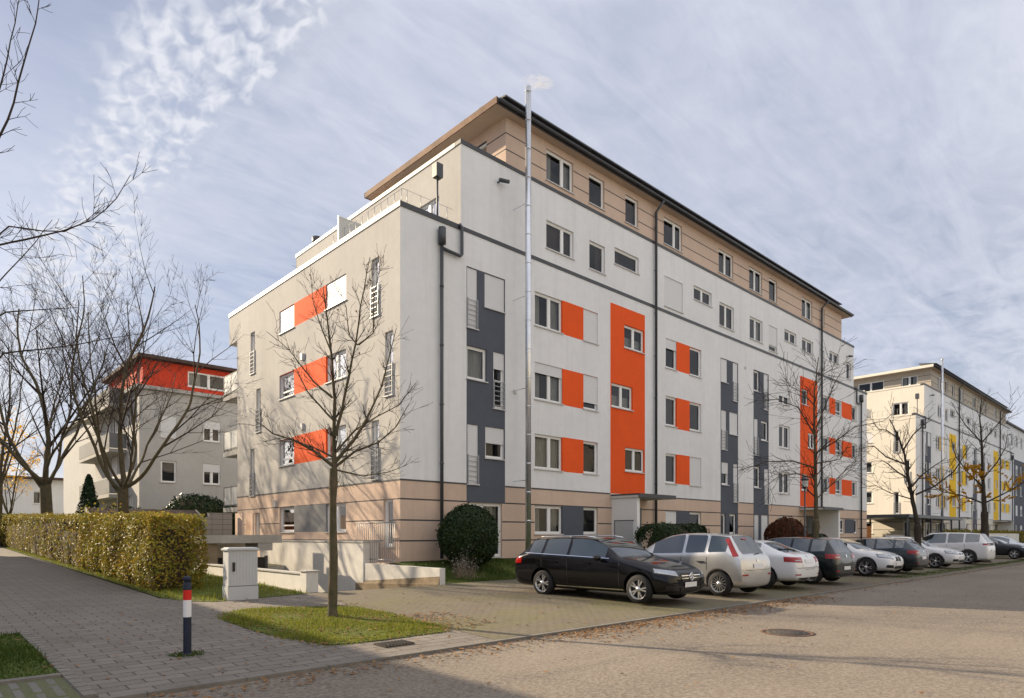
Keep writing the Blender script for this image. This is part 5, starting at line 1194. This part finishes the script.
patch('wiper', M['black'], [(-X+.1, -.3, 1.07), (-X+.1, .05, 1.05), (-X+.1, .05, 1.065), (-X+.1, -.3, 1.085)], (1, 0, 0), .02, 4, 1)
b = MB(); b.tube([(-X+.75, -.0, 1.53), (-X+.50, 0, 1.80)], [.008, .004], 5); b.build('aerial', M['black'], root)
# 3 white coupe
WP = paint('paint_white', (.72, .73, .75), 0, .3)
root, patch, bvh, X, w2 = car('parked_car', 'low white coupe showing its tail between silver and dark cars', 'car', (7.25, -7.85), UP,
    dict(L=4.44, W=1.77, H=1.40, nose=.64, hood=.98, cowl=1.45, rf=2.20, re=3.30, rg=3.92, deck=1.04, belt0=.92, belt1=1.0, pil=(2.95,)), WP, (.78, 3.47), .32, 'coupe')
front_kit(patch, X, w2, .64, .60, .22, .14, kid=True); plate(patch, X, .80, False, .26); badge(patch, X, .94, False); rear_kit(patch, X, w2, .83, .15, .36, .50)
# 4 dark hatchback
root, patch, bvh, X, w2 = car('parked_car', 'dark green-black hatchback showing its tail beside the mossy tree', 'car', (10.1, -7.95), UP,
    dict(L=4.20, W=1.78, H=1.48, nose=.68, hood=1.0, cowl=1.22, rf=1.95, re=3.82, rg=4.10, deck=.99, belt0=.93, belt1=1.04, pil=(2.75, 3.35)), paint('paint_dark_green', (.010, .016, .018), .3), (.85, 3.43), .32, 'hatch')
front_kit(patch, X, w2, .68, .62, .35, .08); plate(patch, X, .50, False, .26); badge(patch, X, .88, False, r=.055); rear_kit(patch, X, w2, .86, .15, .34, .52)
# 5 white hatchback nose out
root, patch, bvh, X, w2 = car('parked_car', 'white hatchback with dark twin grille facing the road', 'car', (15.55, -7.75), DN,
    dict(L=4.32, W=1.80, H=1.44, nose=.68, hood=1.0, cowl=1.25, rf=1.98, re=3.80, rg=4.16, deck=1.02, belt0=.93, belt1=1.05, pil=(2.70, 3.45)), WP, (.86, 3.53), .33, 'hatch5')
front_kit(patch, X, w2, .68, .64, .26, .17, kid=True); badge(patch, X, .80, True); plate(patch, X, .45, True)
# 6 dark grey hatchback tail out
root, patch, bvh, X, w2 = car('parked_car', 'dark grey hatchback showing its tail beside the white twin-grille car', 'car', (18.35, -7.85), UP,
    dict(L=4.32, W=1.77, H=1.42, nose=.66, hood=.98, cowl=1.32, rf=2.02, re=3.80, rg=4.18, deck=1.00, belt0=.92, belt1=1.03, pil=(2.75, 3.45)), paint('paint_dark_grey', (.045, .055, .065), .6), (.78, 3.47), .32, 'hatch5')
front_kit(patch, X, w2, .66, .60, .22, .14, kid=True); plate(patch, X, .62, False, .26); badge(patch, X, .88, False); rear_kit(patch, X, w2, .84, .16, .36, .55)
# 7 white compact nose out
root, patch, bvh, X, w2 = car('parked_car', 'white compact car with slim dark grille facing the road', 'car', (24.3, -7.85), DN,
    dict(L=4.25, W=1.78, H=1.46, nose=.67, hood=1.0, cowl=1.22, rf=1.95, re=3.82, rg=4.14, deck=1.0, belt0=.93, belt1=1.04, pil=(2.70, 3.40)), WP, (.86, 3.48), .32, 'hatch5')
front_kit(patch, X, w2, .67, .66, .40, .07); badge(patch, X, .68, True, r=.055); plate(patch, X, .47, True)
# 8 white SUV tail out
root, patch, bvh, X, w2 = car('parked_car', 'large white off-roader with dark rear panel showing its tail', 'car', (30.6, -7.65), UP,
    dict(L=4.64, W=1.86, H=1.68, nose=.80, hood=1.15, cowl=1.25, rf=1.95, re=4.22, rg=4.52, deck=1.16, belt0=1.06, belt1=1.16, pil=(2.75, 3.55)), WP, (.88, 3.72), .36, 'suv')
front_kit(patch, X, w2, .80, .72, .40, .2); plate(patch, X, .72, False, .26); badge(patch, X, .85, False)
patch('tail_panel', M['black'], [(-X+.02, -w2*.95, .98), (-X+.02, w2*.95, .98), (-X+.02, w2*.95, 1.12), (-X+.02, -w2*.95, 1.12)], (1, 0, 0), .010, 14, 3)
for s in (-1, 1): patch('tail_light', M['tail'], [(-X+.02, s*w2*.55, 1.01), (-X+.25, s*w2*.98, 1.01), (-X+.25, s*w2*.98, 1.09), (-X+.02, s*w2*.55, 1.09)], (1, -s*.8, 0), .014, 8, 2)
# 9-11 further cars
root, patch, bvh, X, w2 = car('parked_car', 'dark grey saloon at the right edge facing the road', 'car', (41.6, -7.75), DN,
    dict(L=4.6, W=1.80, H=1.43, nose=.66, hood=.99, cowl=1.40, rf=2.15, re=3.45, rg=4.00, deck=1.05, belt0=.92, belt1=1.0, pil=(2.9,)), paint('paint_graphite', (.03, .033, .04), .5), (.85, 3.6), .32, 'hatch5')
front_kit(patch, X, w2, .66, .60, .3, .14)
root, patch, bvh, X, w2 = car('parked_car', 'pale silver car partly hidden at the right edge', 'car', (45.3, -7.6), DN,
    dict(L=4.5, W=1.80, H=1.50, nose=.68, hood=1.02, cowl=1.25, rf=1.95, re=4.0, rg=4.36, deck=1.02, belt0=.94, belt1=1.04, pil=(2.8, 3.5)), paint('paint_pale_silver', (.55, .57, .60), .6), (.85, 3.55), .32, 'hatch5')
front_kit(patch, X, w2, .68, .62, .3, .14)
root, patch, bvh, X, w2 = car('parked_car', 'dark car parked far behind, only its roof visible over the row', 'car', (41.5, -1.9), R(20),
    dict(L=4.5, W=1.80, H=1.46, nose=.66, hood=1.0, cowl=1.3, rf=2.05, re=3.9, rg=4.32, deck=1.02, belt0=.93, belt1=1.04, pil=(2.8, 3.5)), paint('paint_anthracite', (.02, .022, .028), .4), (.85, 3.55), .32, 'hatch5')
front_kit(patch, X, w2, .68, .62, .3, .14)

# ------------------------------------------------------------------ groups of look-alikes
for o in list(scene.objects):
    if o.parent: continue
    k = o.name.split('.')[0]
    gname = {'parked_car': 'cars parked along the kerb', 'street_tree': 'young street trees along the parking row', 'bare_tree': 'large bare trees behind the hedge',
             'garden_bush': 'garden bushes behind the hedge', 'street_lamp': 'dark lantern street lamps', 'apartment_block': 'white apartment blocks along the street',
             'far_house': 'pale houses far behind the trees', 'garden_hedge': 'hedges before the yellow block'}.get(k)
    if gname: o['group'] = gname
